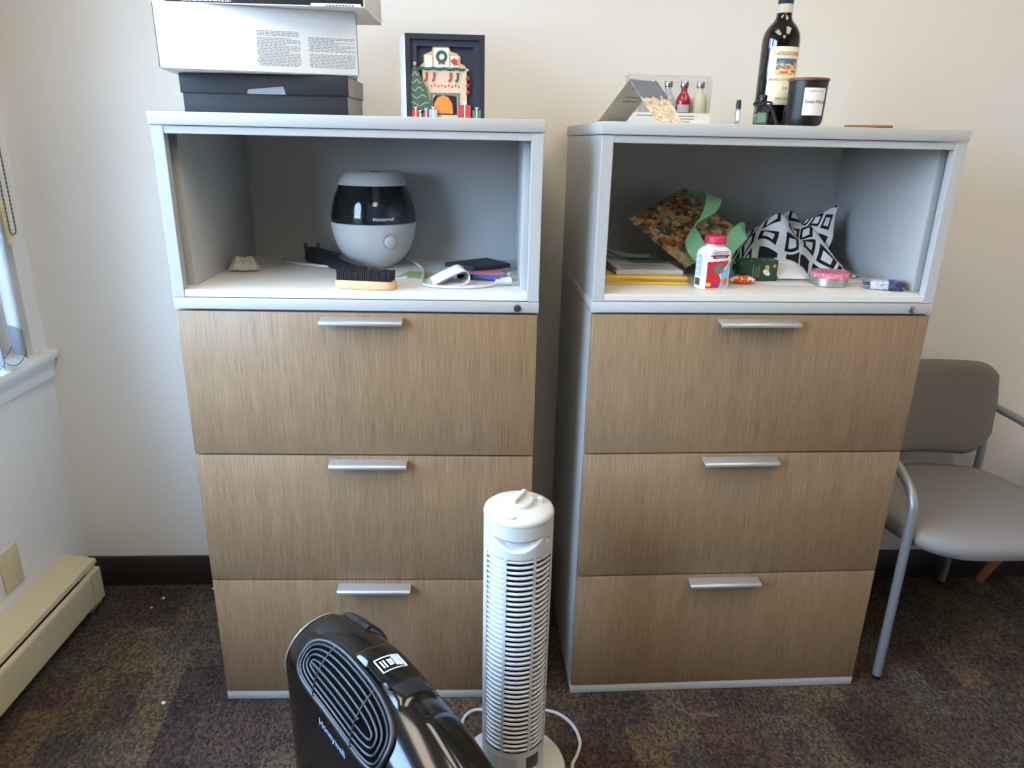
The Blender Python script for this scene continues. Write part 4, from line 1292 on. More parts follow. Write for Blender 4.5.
# ------------------------------------------------------------------ in the right bin
def se(w, d, n, k, N=40):
    q = 2 * pi * k / N
    return (w * (abs(cos(q)) ** (2 / n)) * (1 if cos(q) >= 0 else -1), d * (abs(sin(q)) ** (2 / n)) * (1 if sin(q) >= 0 else -1))
def pill_bottle():
    t = thing('pill_bottle', 'white antacid tablet bottle with a raspberry cap at the front of the right bin', 'bottle', RW(0.278, 0.078, ZS), RA + 0.20)
    ring = lambda z, w, d, n=4.5: [(*se(w, d, n, k), z) for k in range(40)]
    G().loft([ring(0, 0.0325, 0.0205), ring(0.002, 0.0345, 0.0225), ring(0.074, 0.0345, 0.0225), ring(0.082, 0.0335, 0.0215, 4), ring(0.089, 0.028, 0.0195, 3), ring(0.093, 0.0205, 0.0175, 2.2), ring(0.098, 0.0200, 0.0180, 2)]).build('bottle', M['pillwhite'], t)
    cp = G()
    n = 72
    rr = lambda k, r: r + (0.0004 if k % 2 else 0)
    cp.loft([[(rr(k, r) * cos(2 * pi * k / n), rr(k, r) * sin(2 * pi * k / n), z) for k in range(n)] for r, z in ((0.0225, 0.0982), (0.0228, 0.100), (0.0226, 0.112), (0.0212, 0.1145), (0.015, 0.115))])
    cp.build('cap', M['pinkcap'], t)
    yf = -0.0226
    W = 0.0345
    def fr(x):                              # front surface depth at x
        return -0.0225 * max(0.0, 1 - (abs(x) / W) ** 4.5) ** (1 / 4.5)
    def patch(name, poly, mat, off, parent):
        def inside(x, z):
            c = False
            for (xa, za), (xb, zb) in zip(poly, poly[1:] + poly[:1]):
                if (za > z) != (zb > z) and x < (xb - xa) * (z - za) / (zb - za) + xa:
                    c = not c
            return c
        tb = bmesh.new()
        xs, zs = [p[0] for p in poly], [p[1] for p in poly]
        st, vm = 0.0008, {}
        def vv(i, k):
            if (i, k) not in vm:
                x = min(xs) + i * st
                vm[(i, k)] = tb.verts.new((x, fr(x) - off, min(zs) + k * st))
            return vm[(i, k)]
        for i in range(int((max(xs) - min(xs)) / st)):
            for k in range(int((max(zs) - min(zs)) / st)):
                if inside(min(xs) + (i + .5) * st, min(zs) + (k + .5) * st):
                    tb.faces.new((vv(i, k), vv(i + 1, k), vv(i + 1, k + 1), vv(i, k + 1)))
        g = G()
        g._merge(tb)
        return g.build(name, mat, parent, smooth=None)
    R_ = 0.030
    lab = patch('label', [(-0.026, 0.003), (0.006, 0.003), (0.010, 0.020), (0.004, 0.034), (0.020, 0.052), (0.026, 0.064), (-0.026, 0.061)], M['labelred'], 0.0004, t)
    lab['label'] = 'red front label'
    patch('blue_swoosh', [(0.007, 0.003), (0.0285, 0.003), (0.0285, 0.062), (0.025, 0.060), (0.021, 0.048), (0.008, 0.034), (0.010, 0.020)], M['labelblue'], 0.0004, lab)
    patch('tablet_picture', [(0.002 + 0.013 * cos(a), 0.046 + 0.012 * sin(a)) for a in [2 * pi * k / 20 for k in range(20)]], M['greystone'], 0.0007, lab)
    patch('orange_tablet', [(0.020 + 0.006 * cos(a), 0.018 + 0.009 * sin(a)) for a in [2 * pi * k / 16 for k in range(16)]], M['orange'], 0.0007, lab)
    patch('flavour_spot', [(-0.020 + 0.006 * cos(a), 0.012 + 0.004 * sin(a)) for a in [2 * pi * k / 16 for k in range(16)]], M['yellowprint'], 0.0007, lab)
    patch('flavour_band', [(-0.012, 0.008), (0.006, 0.008), (0.006, 0.014), (-0.012, 0.013)], M['purple'], 0.0007, lab)
    patch('blue_banner', [(-0.014, 0.068), (0.020, 0.069), (0.022, 0.074), (-0.016, 0.073)], M['navy'], 0.0009, lab)
    patch('red_banner', [(-0.020, 0.0725), (0.026, 0.0735), (0.026, 0.0765), (-0.020, 0.0760)], M['labelred'], 0.0006, lab)
    g = G()
    g.text('Gaviscon', 0.0135, lambda x, y: (x + 0.002, fr(x + 0.002) - 0.0009, 0.0785 + y), shear=0.2, sxs=0.80)
    g.build('lettering', M['textblue'], lab)
    g = G()
    g.text('MAX RELIEF', 0.0045, lambda x, y: (x + 0.003, fr(x) - 0.0012, 0.0695 + y))
    g.build('banner_lettering', M['inkwhite'], lab)
    g = G()
    for k in range(9):
        y0 = -0.010 + k * 0.0022
        g.box((-0.0350, y0, 0.008), (-0.0346, y0 + (0.0014 if k % 3 else 0.0008), 0.024))
    tag(g.build('barcode', M['inkdark'], t, smooth=None), kind='stuff')
    g = G()
    for k in range(11):
        g.box((-0.0350, -0.013, 0.030 + k * 0.0042), (-0.0346, 0.010 - 0.004 * (k % 3), 0.0318 + k * 0.0042))
    tag(g.build('printed_text', M['labelblue'], t, smooth=None), kind='stuff')
pill_bottle()
def round_tin():
    t = thing('round_tin', 'round silver tin with a pink printed lid at the front of the right bin', 'tin', RW(0.575, 0.128, ZS))
    G().lathe([(0, 0), (0.040, 0), (0.0415, 0.0015), (0.0415, 0.018), (0, 0.018)], 48).build('base', M['tin'], t)
    G().lathe([(0.0, 0.0184), (0.0428, 0.0184), (0.0432, 0.019), (0.0432, 0.029), (0.0415, 0.0308), (0.038, 0.0295), (0, 0.0295)], 48).build('lid', M['pinklid'], t)
round_tin()
def navy_packet():
    t = thing('navy_wrapped_bar', 'navy and silver wrapped bar at the right end of the right bin', 'snack packet', RW(0.682, 0.075, ZS), RA - 0.42)
    G().box((-0.034, -0.019, 0.001), (0.004, 0.019, 0.020), 0.003, 2).build('silver_half', M['silverwrap'], t)
    G().box((0.0042, -0.0195, 0.0005), (0.036, 0.0195, 0.0205), 0.003, 2).build('navy_half', M['navywrap'], t)
    g = G()
    g.grid(lambda u, v: (-0.034 - u * 0.013, (v - 0.5) * 0.036, 0.010 + 0.003 * sin(v * 30) * u), 3, 24, thick=0.0008)
    g.build('crimped_end', M['navywrap'], t, smooth=None)
navy_packet()
def green_box():
    t = thing('green_tea_box', 'small dark green box with yellow printed motifs behind the tablet bottle', 'box', RW(0.418, 0.176, ZS), RA + 0.06)
    G().box((-0.044, -0.020, 0), (0.044, 0.020, 0.050), 0.001).build('carton', M['greenbox'], t)
    g = G()
    for k, ln in enumerate((0.030, 0.024, 0.028)):
        x = -0.018 + k * 0.007
        g.box((x, -0.0206, 0.010), (x + 0.0035, -0.0202, 0.010 + ln))
    tag(g.build('printed_text', M['greencard'], t, smooth=None), kind='stuff')
    g = G()
    g.prism([(0.017 + 0.010 * cos(a) * 0.8 + 0.004 * sin(a), 0.021 + 0.004 * sin(a) - 0.006 * cos(a)) for a in [2 * pi * k / 14 for k in range(14)]], -0.0206, -0.0202, axes=(0, 2, 1))
    tag(g.build('leaf_motif', M['paper'], t, smooth=None), kind='stuff')
green_box()
def candy():
    t = thing('candy_bar', 'red and white wrapped candy bar lying in front of the green box', 'candy', RW(0.368, 0.128, ZS), RA - 0.10)
    g = G()
    g.loft([[(x, w * cos(q), 0.0095 + h * sin(q)) for q in [2 * pi * k / 16 for k in range(16)]] for x, w, h in ((-0.028, 0.011, 0.002), (-0.020, 0.010, 0.007), (-0.012, 0.011, 0.0092), (0.0, 0.011, 0.0085), (0.012, 0.011, 0.0092), (0.020, 0.010, 0.007), (0.030, 0.012, 0.002))])
    g.build('wrapper', M['candy'], t)
    for x in (-0.008, 0.006):
        g = G()
        g.lathe([(0.0112, -0.004), (0.0116, -0.0035), (0.0116, 0.0035), (0.0112, 0.004)], 18, mat=Matrix.Translation((x, 0, 0.0095)) @ Matrix.Rotation(pi / 2, 4, 'Y'), sx=0.86)
        g.build('orange_band', M['orange'], t)
candy()
def paper_stack():
    def sheet(name, lab, cat, x0, x1, y0, y1, z, th, mat, rot):
        c = RW((x0 + x1) / 2, (y0 + y1) / 2, ZS + z)
        o = G().box((-(x1 - x0) / 2, -(y1 - y0) / 2, 0), ((x1 - x0) / 2, (y1 - y0) / 2, th), 0.0004, 1).build(name, M[mat], smooth=None, loc=c, rot=(0, 0, RA + rot))
        tag(o, lab, cat)
    sheet('yellow_envelope', 'yellow envelope at the very bottom of the paper stack in the right bin', 'envelope', 0.044, 0.240, 0.112, 0.390, 0.0, 0.0045, 'yellow', 0.0)
    sheet('manila_papers', 'creased grey-brown papers between the two yellow envelopes', 'papers', 0.046, 0.235, 0.122, 0.380, 0.005, 0.0055, 'manila', 0.02)
    sheet('yellow_envelope', 'upper yellow envelope right under the spiral notebook', 'envelope', 0.044, 0.238, 0.118, 0.385, 0.0110, 0.0060, 'yellow', -0.015)
    t = thing('spiral_notebook', 'spiral bound grey printed notebook on top of the yellow envelopes', 'notebook', RW(0.154, 0.255, ZS + 0.0178), RA + 0.03)
    G().box((-0.082, -0.120, 0.0), (0.074, 0.120, 0.010), 0.0006, 1).build('pages', M['greypaper'], t, smooth=None)
    g = G()
    for k in range(6):
        g.box((-0.06, -0.10 + k * 0.012, 0.0101), (0.05 - 0.02 * (k % 2), -0.096 + k * 0.012, 0.0103))
    g.box((-0.02, -0.02, 0.0101), (0.07, 0.05, 0.0103))
    tag(g.build('printed_text', M['slate'], t, smooth=None), kind='stuff')
    for k in range(20):
        y = -0.112 + k * 0.224 / 19
        g = G()
        g.tube([(-0.0815 + 0.0062 * cos(q), y, 0.0062 + 0.0060 * sin(q)) for q in [2 * pi * j / 16 for j in range(16)]], 0.0008, 5, closed=True)
        g.build('binding_ring', M['black'], t)
paper_stack()
def ribbon(pts, widths, w, th=0.0008, n=10):
    P = spline(pts, n)
    Wd = spline(widths, n)
    m = len(P) - 1
    def f(u, v):
        i = min(int(round(u * m)), m)
        return P[i] + Wd[i].normalized() * (v - 0.5) * w
    return G().grid(f, m, 2, thick=th)
def gift_bag():
    t = thing('gift_bag', 'illustrated paper carrier bag with mint green ribbon handles in the right bin', 'bag', RW(0, 0, 0), RA)
    b, l, tp = Vector((0.262, 0.225, 1.062)), Vector((0.136, 0.330, 1.163)), Vector((0.296, 0.395, 1.234))
    r = b + tp - l
    n = (l - b).cross(tp - b).normalized()
    if n.y > 0: n = -n
    def front(u, v):
        p = b.lerp(l, u).lerp(r.lerp(tp, u), v)
        e = (1 - (2 * u - 1) ** 4) * (1 - (2 * v - 1) ** 4)
        return p + n * (0.004 + 0.012 * e + 0.005 * e * noise.noise((u * 4, v * 4, 0.3)))
    def back(u, v):
        p = b.lerp(l, u).lerp(r.lerp(tp, u), v)
        e = (1 - (2 * u - 1) ** 4) * (1 - (2 * v - 1) ** 4)
        return p - n * (0.0002 + 0.016 * e)
    g = G()
    g.grid(front, 26, 26, thick=0.0006, uvs=(1, 1.1))
    g.grid(back, 26, 26, thick=0.0006, uvs=(1, 1.1))
    g.build('bag_body', M['print'], t, smooth=60)
    g = G()
    edge = [front(0, k / 20) for k in range(21)]
    g.tube(edge, 0.0034, 8)
    g.build('edge_trim', M['mint'], t)
    g = G()
    edge = [front(1, k / 20) for k in range(21)]
    g.tube(edge, 0.0030, 8)
    g.build('edge_trim', M['palemint'], t)
    # ribbon handles
    hd = ribbon([(0.306, 0.345, 1.222), (0.334, 0.285, 1.228), (0.312, 0.245, 1.185), (0.272, 0.235, 1.150), (0.276, 0.210, 1.118), (0.300, 0.186, 1.088)],
                [(1, 0.2, -0.4), (1, 0.3, -0.3), (1, 0.4, 0.3), (0.6, 0.4, 0.9), (0.9, 0.2, 0.7), (1, 0.2, 0.6)], 0.046)
    hd.build('ribbon_handle', M['mint'], t, smooth=60)
    hd = ribbon([(0.300, 0.190, 1.082), (0.335, 0.178, 1.100), (0.365, 0.205, 1.128), (0.396, 0.225, 1.152), (0.408, 0.250, 1.140), (0.380, 0.262, 1.110)],
                [(0.3, 0, 1), (-0.4, 0.2, 1), (-0.7, 0.2, 1), (-0.6, 0.3, 1), (0.2, 0.3, 1), (0.6, 0, 1)], 0.042)
    hd.build('ribbon_handle', M['mint'], t, smooth=60)
    hd = ribbon([(0.345, 0.200, 1.072), (0.358, 0.178, 1.088), (0.352, 0.165, 1.066), (0.330, 0.165, 1.050)], [(0.5, 1, 0.3), (0.5, 1, 0.5), (0.5, 1, 0.3), (0.5, 1, 0)], 0.022)
    hd.build('ribbon_tail', M['mint'], t, smooth=60)
gift_bag()
def padded_strap():
    pts = spline([(0.048, 0.400, 1.112), (0.066, 0.330, 1.102), (0.105, 0.290, 1.086), (0.150, 0.285, 1.079), (0.190, 0.300, 1.078)], 8)
    t = thing('fabric_loop', 'grey-mint padded fabric loop lying on the spiral notebook behind the bag', 'strap', RW(0, 0, 0), RA)
    g = G()
    g.tube(pts, [0.0065] * len(pts), 10)
    g.build('loop', M['palemint'], t)
padded_strap()
def cloth():
    t = thing('patterned_cloth', 'crumpled white cloth with black geometric rings in the right bin', 'cloth', RW(0, 0, ZS), RA)
    def hf(u, v):
        x = 0.414 + u * 0.284
        yv = 0.222 + v * 0.200
        ex = max(0.0, 1 - abs(2 * u - 0.92) ** 3.2)
        ridge = 0.118 - 0.012 * (u - 0.45) * 4
        ridge = 0.092 + 0.030 * sin(min(1.0, u * 1.15) * pi * 0.95)
        prof = min(1.0, (v / 0.42)) ** 0.75 * (1.0 if v < 0.75 else max(0.0, (1 - v) / 0.25) ** 0.6)
        fold = 0.016 * sin(13 * u - 9 * v + 1.2) + 0.010 * sin(24 * u + 11 * v) + 0.014 * noise.noise((u * 4.5, v * 4.5, 3.1))
        z = max(0.0016, (ridge * ex + fold * ex) * prof)
        dx = 0.012 * noise.noise((u * 3, v * 5, 7.7))
        dy = 0.014 * sin(u * 12) * (1 - v) + 0.010 * noise.noise((u * 6, v * 2, 1.7))
        return (x + dx, yv + dy, z + 0.0014)
    g = G()
    g.grid(hf, 70, 50, thick=0.0012, uvs=(1.15, 1.0))
    def flap(u, v):
        bl, br = Vector((0.560, 0.318, 0.060)), Vector((0.655, 0.300, 0.045))
        tl, tr = Vector((0.598, 0.338, 0.126)), Vector((0.672, 0.322, 0.166))
        p = bl.lerp(br, u).lerp(tl.lerp(tr, u), v)
        return p + Vector((0, -0.012 * sin(u * pi) * v + 0.006 * sin(v * 5 + u * 4), 0))
    g.grid(flap, 20, 20, thick=0.0012, uvs=(0.42, 0.42))
    g.build('fabric', M['geo'], t, smooth=70)
cloth()
def loose_papers():
    o = G().prism([(-0.150, -0.050), (0.02, -0.062), (0.17, -0.020), (0.15, 0.02), (-0.12, 0.02)], 0, 0.0009).build('flat_papers', M['paper'], smooth=None, loc=RW(0.520, 0.178, ZS), rot=(0, 0, RA))
    tag(o, 'flat white papers lying under the patterned cloth and the tin', 'papers')
    def f(u, v):
        x = 0.470 + u * 0.080
        y = 0.165 + v * 0.045
        z = 0.006 + 0.034 * v - 0.016 * u * v + 0.012 * sin(u * pi) * v
        return (x, y, z)
    g = G()
    g.grid(f, 20, 10, thick=0.0006)
    g.tube([(0.474 + k * 0.006, 0.206, 0.044 - 0.0013 * k) for k in range(9)], 0.0055, 12)
    o = g.build('folded_paper', M['paper'], smooth=60, loc=RW(0, 0, ZS), rot=(0, 0, RA))
    tag(o, 'folded white paper sheet leaning out from under the patterned cloth', 'paper')
loose_papers()

# ------------------------------------------------------------------ tower fan on the carpet
def tower_fan():
    t = thing('tower_fan', 'slim white tower fan standing before the gap between the cabinets', 'fan', (0.709, -0.222, 0.0), 0.0)
    R, H = 0.0685, 0.685
    f0 = -pi / 2                                     # front: towards the viewer
    G().lathe([(0, 0.001), (0.116, 0.001), (0.1195, 0.004), (0.1195, 0.012), (0.116, 0.0165), (0.085, 0.021), (0, 0.022)], 72).build('base_plate', M['warmwhite'], t)
    A0, A1 = radians(-66), radians(66)
    Z0, Z1 = 0.120, 0.590
    def P(a, r, z):
        return (r * cos(f0 + a), r * sin(f0 + a), z)
    # shell: bottom band, top band and the closed back
    def bot(u, v):
        a = -pi + 2 * pi * u
        z = 0.0222 + (Z0 - 0.0222) * v
        return P(a, R, z)
    def top(u, v):
        a = -pi + 2 * pi * u
        z = Z1 + (0.659 - Z1) * v
        r = R
        # crescent hand grip pressed into the front
        q = a + radians(4)
        if abs(q) < radians(46):
            s = q / radians(46)
            zt = 0.634 - 0.004 * (1 - s * s)
            zb = zt - 0.024 * (1 - s * s)
            if zb < z < zt:
                d = min(zt - z, (z - zb) * 1.5)
                r -= min(0.012, d * 1.3)
        if abs(a - radians(52)) < radians(7) and abs(z - 0.622) < 0.004:
            r -= 0.006
        return P(a, r, z)
    def back(u, v):
        a = A1 + (2 * pi - (A1 - A0)) * u
        return P(a, R, Z0 + (Z1 - Z0) * v)
    g = G()
    g.grid(bot, 96, 4)
    g.grid(top, 180, 60)
    g.grid(back, 60, 2)
    bmesh.ops.remove_doubles(g.bm, verts=g.bm.verts, dist=0.00005)
    g.build('housing', M['white'], t, smooth=50)
    # drum seen through the gaps
    G().lathe([(0.044, Z0 - 0.01), (0.044, Z1 + 0.01)], 48).build('inner_drum', M['dark'], t)
    G().lathe([(0.0635, Z0), (0.0635, Z1)], 20, a0=f0 + A0 - 0.2, a1=f0 + radians(-23)).build('lit_gap_backing', M['white'], t)  # white backing added so the left gaps look lit
    # grille of slats and ribs
    g = G()
    N = 40
    for k in range(N):
        z = Z0 + (k + 0.5) * (Z1 - Z0) / N
        h = (Z1 - Z0) / N * 0.22
        g.lathe([(R - 0.0035, z - h), (R - 0.002, z - h), (R, z - h * 0.5), (R, z + h * 0.5), (R - 0.002, z + h), (R - 0.0035, z + h), (R - 0.0035, z - h)], 30, a0=f0 + A0, a1=f0 + A1)
    for a in (A0, radians(-23), radians(26), A1):
        g.lathe([(0.056, Z0), (R + 0.0004, Z0), (R + 0.0004, Z1), (0.056, Z1)], 3, a0=f0 + a - 0.045, a1=f0 + a + 0.045)
    tag(g.build('grille', M['white'], t, smooth=30), kind='stuff')
    # top cap
    g = G()
    g.lathe([(R, 0.6592), (R + 0.0006, 0.6605), (R - 0.001, 0.667), (R - 0.006, 0.671), (0.040, 0.6735), (0, 0.674)], 72)
    cap = g.build('top_cap', M['warmwhite'], t)
    g = G()
    g.lathe([(0, 0.0), (0.0295, 0.0), (0.0290, 0.007), (0.0265, 0.0095), (0, 0.010)], 48, center=(0.0, 0.006, 0.6736))
    g.box((-0.0050, -0.025, 0.009), (0.0050, 0.025, 0.0190), 0.0018, mat=Matrix.Translation((0, 0.006, 0.6736)) @ Matrix.Rotation(-0.5, 4, 'Z'))
    g.build('dial', M['warmwhite'], cap)
    G().box((-0.005, -0.004, 0), (0.005, 0.004, 0.014), 0.0015, mat=Matrix.Translation((0.042, 0.012, 0.670))).build('button', M['warmwhite'], cap)
    G().lathe([(0, 0.002), (0.010, 0.002), (0.011, 0.0)], 24, center=(-0.018, -0.050, 0.6725), sy=0.7).build('tab', M['warmwhite'], cap)
    # louvres and rating window low on the shell
    def slot(a0, a1, z, h):
        s = G()
        s.lathe([(R + 0.0001, z - h), (R + 0.0003, z - h), (R + 0.0003, z + h), (R + 0.0001, z + h)], 10, a0=f0 + a0, a1=f0 + a1)
        return s
    g = G()
    for k in range(7):
        for a0, a1 in ((-54, -27), (-23, 4)):
            z = 0.064 + k * 0.0064
            g.lathe([(R + 0.0001, z - 0.0012), (R + 0.0003, z - 0.0012), (R + 0.0003, z + 0.0012), (R + 0.0001, z + 0.0012)], 8, a0=f0 + radians(a0), a1=f0 + radians(a1))
    tag(g.build('vent_slots', M['ink'], t, smooth=None), kind='stuff')
    g = G()
    g.lathe([(R + 0.0001, 0.068), (R + 0.0004, 0.068), (R + 0.0004, 0.104), (R + 0.0001, 0.104)], 10, a0=f0 + radians(22), a1=f0 + radians(50))
    g.build('rating_window', M['screen'], t)
    # mains cord looping on the carpet
    lx = lambda p: (p[0] - 0.709, p[1] + 0.222, p[2])
    pts = spline([lx(p) for p in [(0.700, -0.105, 0.010), (0.745, -0.070, 0.0055), (0.790, -0.048, 0.0045), (0.832, -0.063, 0.0045), (0.862, -0.101, 0.0045), (0.871, -0.147, 0.0045), (0.860, -0.184, 0.0045), (0.845, -0.220, 0.0045), (0.848, -0.30, 0.0045)]], 8)
    g = G()
    g.tube(pts, 0.0038, 8)
    g.build('mains_cord', M['white'], t)
    pts = spline([lx(p) for p in [(0.690, -0.105, 0.010), (0.660, -0.055, 0.0050), (0.625, -0.045, 0.0045), (0.598, -0.066, 0.0045), (0.590, -0.110, 0.0045), (0.60, -0.16, 0.0045)]], 8)
    g = G()
    g.tube(pts, 0.0038, 8)
    g.build('mains_cord', M['white'], t)
tower_fan()

# ------------------------------------------------------------------ black air purifier in the foreground
def purifier():
    AL = -0.884
    O = Vector((0.325, -0.281, 0))
    U = Vector((cos(AL), sin(AL), 0))
    Vv = Vector((-U.y, U.x, 0))                      # towards the right and back
    Ln = 0.56
    t = thing('air_purifier', 'glossy black arched air purifier with an oval spiral grille in the foreground', 'air purifier', (O.x, O.y, 0), AL)
    # local frame: x along U, y along Vv, z up
    w0, w1, h0, h1, cur = 0.080, 0.086, 0.460, 0.389, 0.057
    def wh(s):
        return w0 + (w1 - w0) * s, h0 + (h1 - h0) * s + cur * s * (1 - s) * 4
    def S(s, q, off=0.0):
        """q: arc angle, 0 = right side, pi = left side; beyond pi runs down the left wall"""
        w, h = wh(s)
        if q > pi:
            return Vector((s * 0.513, -w - off, h - w - (q - pi) * w))
        if q < 0:
            return Vector((s * 0.513, w + off, h - w + q * w))
        return Vector((s * 0.513, (w + off) * cos(q), h - w + (w + off) * sin(q)))
    rings = []
    for k in range(27):
        s = -0.0 + k / 26 * 1.12
        w, h = wh(s)
        ins = 0.0
        if k == 0:
            ins = 0.004
        ring = [Vector((s * 0.513 + (0.0 if k else -0.003), (w - ins), 0.0))]
        for j in range(41):
            q = pi * j / 40
            p = S(s, q)
            ring.append(Vector((p.x + (0 if k else -0.003), p.y * (w - ins) / w, (h - w) + (p.z - (h - w)) * (w - ins) / w)))
        ring.append(Vector((s * 0.513 + (0.0 if k else -0.003), -(w - ins), 0.0)))
        rings.append(ring)
    g = G()
    g.loft(rings)
    g.build('housing', M['gloss'], t, smooth=35)
    # pale line standing in for the highlight along the far rim
    g = G()
    g.tube([S(0.004, pi * (0.42 + 0.60 * k / 30), 0.0004) for k in range(31)], 0.0011, 6)
    g.build('rim_highlight', M['alu'], t)
    # oval grille: rim, near-black sheet for the hollow's shade, nested rings, wires
    sc, qc = 0.395, radians(143)
    hs, hq = 0.280, radians(34)
    def race(k, n, f, off):
        """racetrack point in (s,q): straight sides along s, round ends"""
        a = 2 * pi * k / n
        ca, sa = cos(a), sin(a)
        e = 3.0
        x = (abs(ca) ** (2 / e)) * (1 if ca >= 0 else -1)
        y = (abs(sa) ** (2 / e)) * (1 if sa >= 0 else -1)
        hs_, hq_ = hs - (1 - f) * hq * 0.083 / 0.513, hq * f
        return S(sc + x * max(hs_, 0.01), qc + y * hq_, off)
    g = G()
    def field(u, v):
        rr = v
        a = u * 72
        return race(a, 72, 0.02 + 0.96 * rr, 0.0012)
    g.grid(field, 72, 10)
    gr = g.build('grille_field', M['grilleshade'], t, smooth=60)
    g = G()
    g.tube([race(k, 72, 1.0, 0.003) for k in range(72)], 0.0052, 10, closed=True)
    g.build('grille_rim', M['satin_black'], t)
    for f in (0.84, 0.64, 0.44, 0.22):
        g = G()
        g.tube([race(k, 72, f, 0.0042) for k in range(72)], 0.0021, 8, closed=True)
        g.build('grille_ring', M['ring'], gr)
    g = G()
    g.tube([S(sc - 0.20 + 0.33 * k / 10, qc, 0.005) for k in range(11)], 0.0026, 8)
    g.build('grille_bar', M['ring'], gr)
    for s_ in (sc - 0.14, sc + 0.12):
        g = G()
        g.tube([S(s_ + 0.02 * ((k / 10) - 0.5), qc - hq * 0.92 + 2 * hq * 0.92 * k / 10, 0.0066) for k in range(11)], 0.0011, 6)
        g.build('cross_wire', M['ring'], gr)
    # lettering on the left flank
    g = G()
    def fl(x, y):
        s = 0.37 + x / 0.513
        return S(s, pi + 0.62 - y / 0.08, 0.0008)
    g.text('Honeywell', 0.022, fl)
    g.build('lettering', M['bluecard'], t)
    # raised control housing along the right of the ridge
    def hump(s0, s1, q0, q1, hgt, nm, mat, ns=20, nq=12, pw=0.5):
        def f(u, v):
            e = (max(0.0, 1 - (2 * u - 1) ** 6) ** pw) * (max(0.0, 1 - (2 * v - 1) ** 6) ** pw)
            return S(s0 + (s1 - s0) * u, q0 + (q1 - q0) * v, -0.002 + hgt * e)
        return G().grid(f, ns, nq).build(nm, mat, t, smooth=40)
    hump(0.02, 0.22, radians(8), radians(62), 0.012, 'filter_cover', M['gloss'])
    hump(0.32, 0.62, radians(44), radians(106), 0.009, 'control_panel', M['gloss'])
    hump(0.66, 1.06, radians(28), radians(92), 0.007, 'handle_cover', M['gloss'])
    # display window with bars
    def frm(u, v, off):
        return S(0.415 + 0.062 * u, radians(94) - radians(30) * v, off)
    g = G()
    path = []
    for k in range(10): path.append(frm(0, k / 10, 0.0078))
    for k in range(10): path.append(frm(k / 10, 1, 0.0078))
    for k in range(10): path.append(frm(1, 1 - k / 10, 0.0078))
    for k in range(10): path.append(frm(1 - k / 10, 0, 0.0078))
    g.tube(path, 0.0010, 6, closed=True)
    dw = g.build('display_frame', M['inkwhite'], t)
    g = G()
    for v0, dv, u0, u1 in ((0.14, 0.05, 0.2, 0.75), (0.26, 0.05, 0.2, 0.75), (0.42, 0.035, 0.22, 0.7), (0.49, 0.035, 0.22, 0.7), (0.56, 0.035, 0.22, 0.7), (0.66, 0.03, 0.05, 0.8), (0.72, 0.03, 0.05, 0.8), (0.78, 0.03, 0.05, 0.85), (0.84, 0.03, 0.05, 0.85), (0.90, 0.03, 0.05, 0.9)):
        g.grid(lambda u, v: frm(u0 + (u1 - u0) * u, v0 + dv * v, 0.0076), 4, 1, thick=0.0003)
    tag(g.build('display_bars', M['inkwhite'], t, smooth=None), kind='stuff')
    # grip recess and its lip at the near end of the control panel
    def scoop(u, v):
        return S(0.540 + 0.050 * u, radians(62) + radians(36) * v - radians(8) * u, 0.0084 - 0.004 * u)
    G().grid(scoop, 6, 10, thick=0.002).build('grip_recess', M['black'], t, smooth=50)
    g = G()
    g.tube([S(0.536, radians(58) + radians(42) * k / 12, 0.0080) for k in range(13)], 0.0026, 8)
    g.build('grip_lip', M['gloss'], t)
purifier()

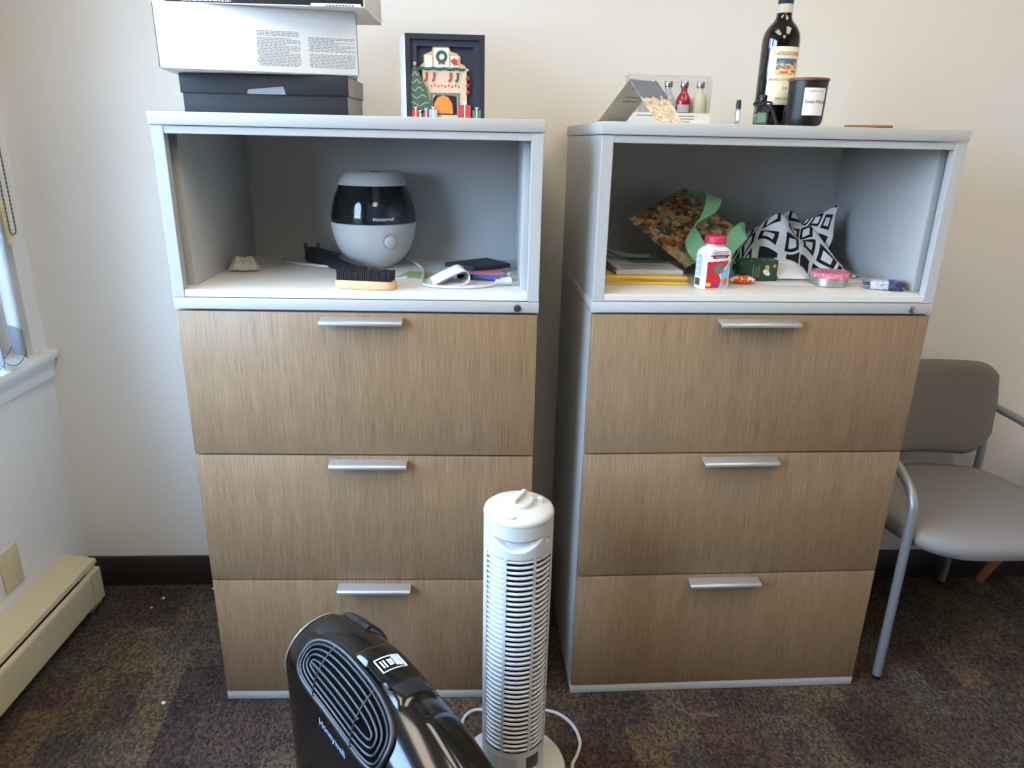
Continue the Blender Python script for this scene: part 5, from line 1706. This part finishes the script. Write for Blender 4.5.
# ------------------------------------------------------------------ guest chair and the wooden table by it
def chair():
    X0, Y0 = 1.925, 0.270
    t = thing('guest_chair', 'grey upholstered guest chair with silver tube arms beside the right cabinet', 'chair', (X0, Y0, 0), 0.05)
    def seat(hw, hd, z0, z1):
        rings = []
        N = 56
        for w, z in ((0.90, z0), (0.975, z0 + 0.006), (1.0, (z0 + z1) / 2), (0.985, z1 - 0.010), (0.93, z1 - 0.002), (0.80, z1 + 0.002), (0.4, z1 - 0.002), (0.05, z1 - 0.004)):
            rings.append([(se(hw * w, hd * w, 3.4, k, N)[0], se(hw * w, hd * w, 3.4, k, N)[1], z - 0.012 * max(0, -(se(hw * w, hd * w, 3.4, k, N)[1]) / hd) ** 6) for k in range(N)])
        return G().loft(rings)
    st = seat(0.250, 0.235, 0.398, 0.447)
    st.build('seat', M['seatvinyl'], t, smooth=60, loc=(0.0, -0.025, 0))
    # curved backrest
    BW = 0.203
    def backf(u, v):
        a = (u - 0.5) * 2
        z = 0.497 + v * 0.276
        rc = 0.055 if True else 0
        y = 0.200 - 0.045 * a * a - 0.035 * (1 - v)
        wz = BW * (1 - 0.05 * v) if v > 0.5 else BW * (0.90 + 0.055 * v * 2)
        # rounded corners
        c = max(0.0, (abs(a) - 0.66) / 0.34)
        zc = z - (0.036 * c ** 2.5 if v > 0.5 else -0.075 * c ** 2.2) * (abs(v - 0.5) * 2) ** 1.0
        pad = 0.020 * (max(0, 1 - a ** 8) * max(0, 1 - (2 * v - 1) ** 8)) ** 0.5
        return Vector((a * wz, y - pad, zc))
    def backr(u, v):
        p = backf(u, v)
        a = (u - 0.5) * 2
        pad = 0.020 * (max(0, 1 - a ** 8) * max(0, 1 - (2 * v - 1) ** 8)) ** 0.5
        return p + Vector((0, 2 * pad + 0.001, 0))
    g = G()
    g.grid(backf, 40, 30)
    g.grid(lambda u, v: backr(1 - u, v), 40, 30)
    bmesh.ops.remove_doubles(g.bm, verts=g.bm.verts, dist=0.0012)
    g.build('backrest', M['chairfabric'], t, smooth=60)
    r = 0.0115
    for sx in (-1, 1):
        # front leg sweeping up into the arm and back to the upright
        g = G()
        fx, fy = sx * 0.240, -0.192
        pts = spline([(fx, fy, 0.0012), (fx, fy, 0.25), (fx, fy + 0.002, 0.47), (fx, fy + 0.012, 0.525), (fx, fy + 0.045, 0.558), (fx, fy + 0.12, 0.592), (fx * 0.99, fy + 0.24, 0.618), (fx * 0.96, fy + 0.36, 0.628), (fx * 0.90, 0.190, 0.632)], 8)
        g.tube(pts, r, 14)
        lg = g.build('arm_leg', M['tube'], t)
        G().lathe([(0, 0.0005), (0.0125, 0.0005), (0.0125, 0.012), (0, 0.012)], 16, center=(fx, fy, 0)).build('foot_cap', M['black'], lg)
        g = G()
        bx = sx * 0.214
        pts = spline([(sx * 0.222, 0.215, 0.0012), (sx * 0.222, 0.205, 0.22), (sx * 0.220, 0.185, 0.42), (bx, 0.180, 0.52), (bx, 0.197, 0.65), (bx * 0.98, 0.208, 0.70)], 8)
        g.tube(pts, r, 14)
        lg = g.build('rear_leg', M['tube'], t)
        G().lathe([(0, 0.0005), (0.0125, 0.0005), (0.0125, 0.012), (0, 0.012)], 16, center=(sx * 0.222, 0.215, 0)).build('foot_cap', M['black'], lg)
        g = G()
        g.tube([(sx * 0.19, fy + 0.02, 0.408), (sx * 0.19, 0.160, 0.408)], 0.010, 12)
        g.build('seat_rail', M['tube'], t)
    g = G()
    g.tube([(-0.222, 0.188, 0.405), (0.222, 0.188, 0.405)], 0.009, 12)
    g.build('cross_rail', M['tube'], t)
chair()
def side_table():
    t = thing('wooden_side_table', 'honey wood side table with splayed legs behind the grey chair at the right edge', 'table', (2.512, 0.290, 0))
    G().lathe([(0, 0.470), (0.245, 0.470), (0.252, 0.476), (0.252, 0.488), (0.246, 0.494), (0, 0.494)], 64).build('tabletop', M['chairwood'], t)
    for k in range(3):
        a = radians(138) + k * 2 * pi / 3
        g = G()
        g.tube([(0.325 * cos(a), 0.325 * sin(a), 0.004), (0.16 * cos(a), 0.16 * sin(a), 0.469)], [0.0135, 0.020], 16)
        g.build('leg', M['chairwood'], t)
side_table()
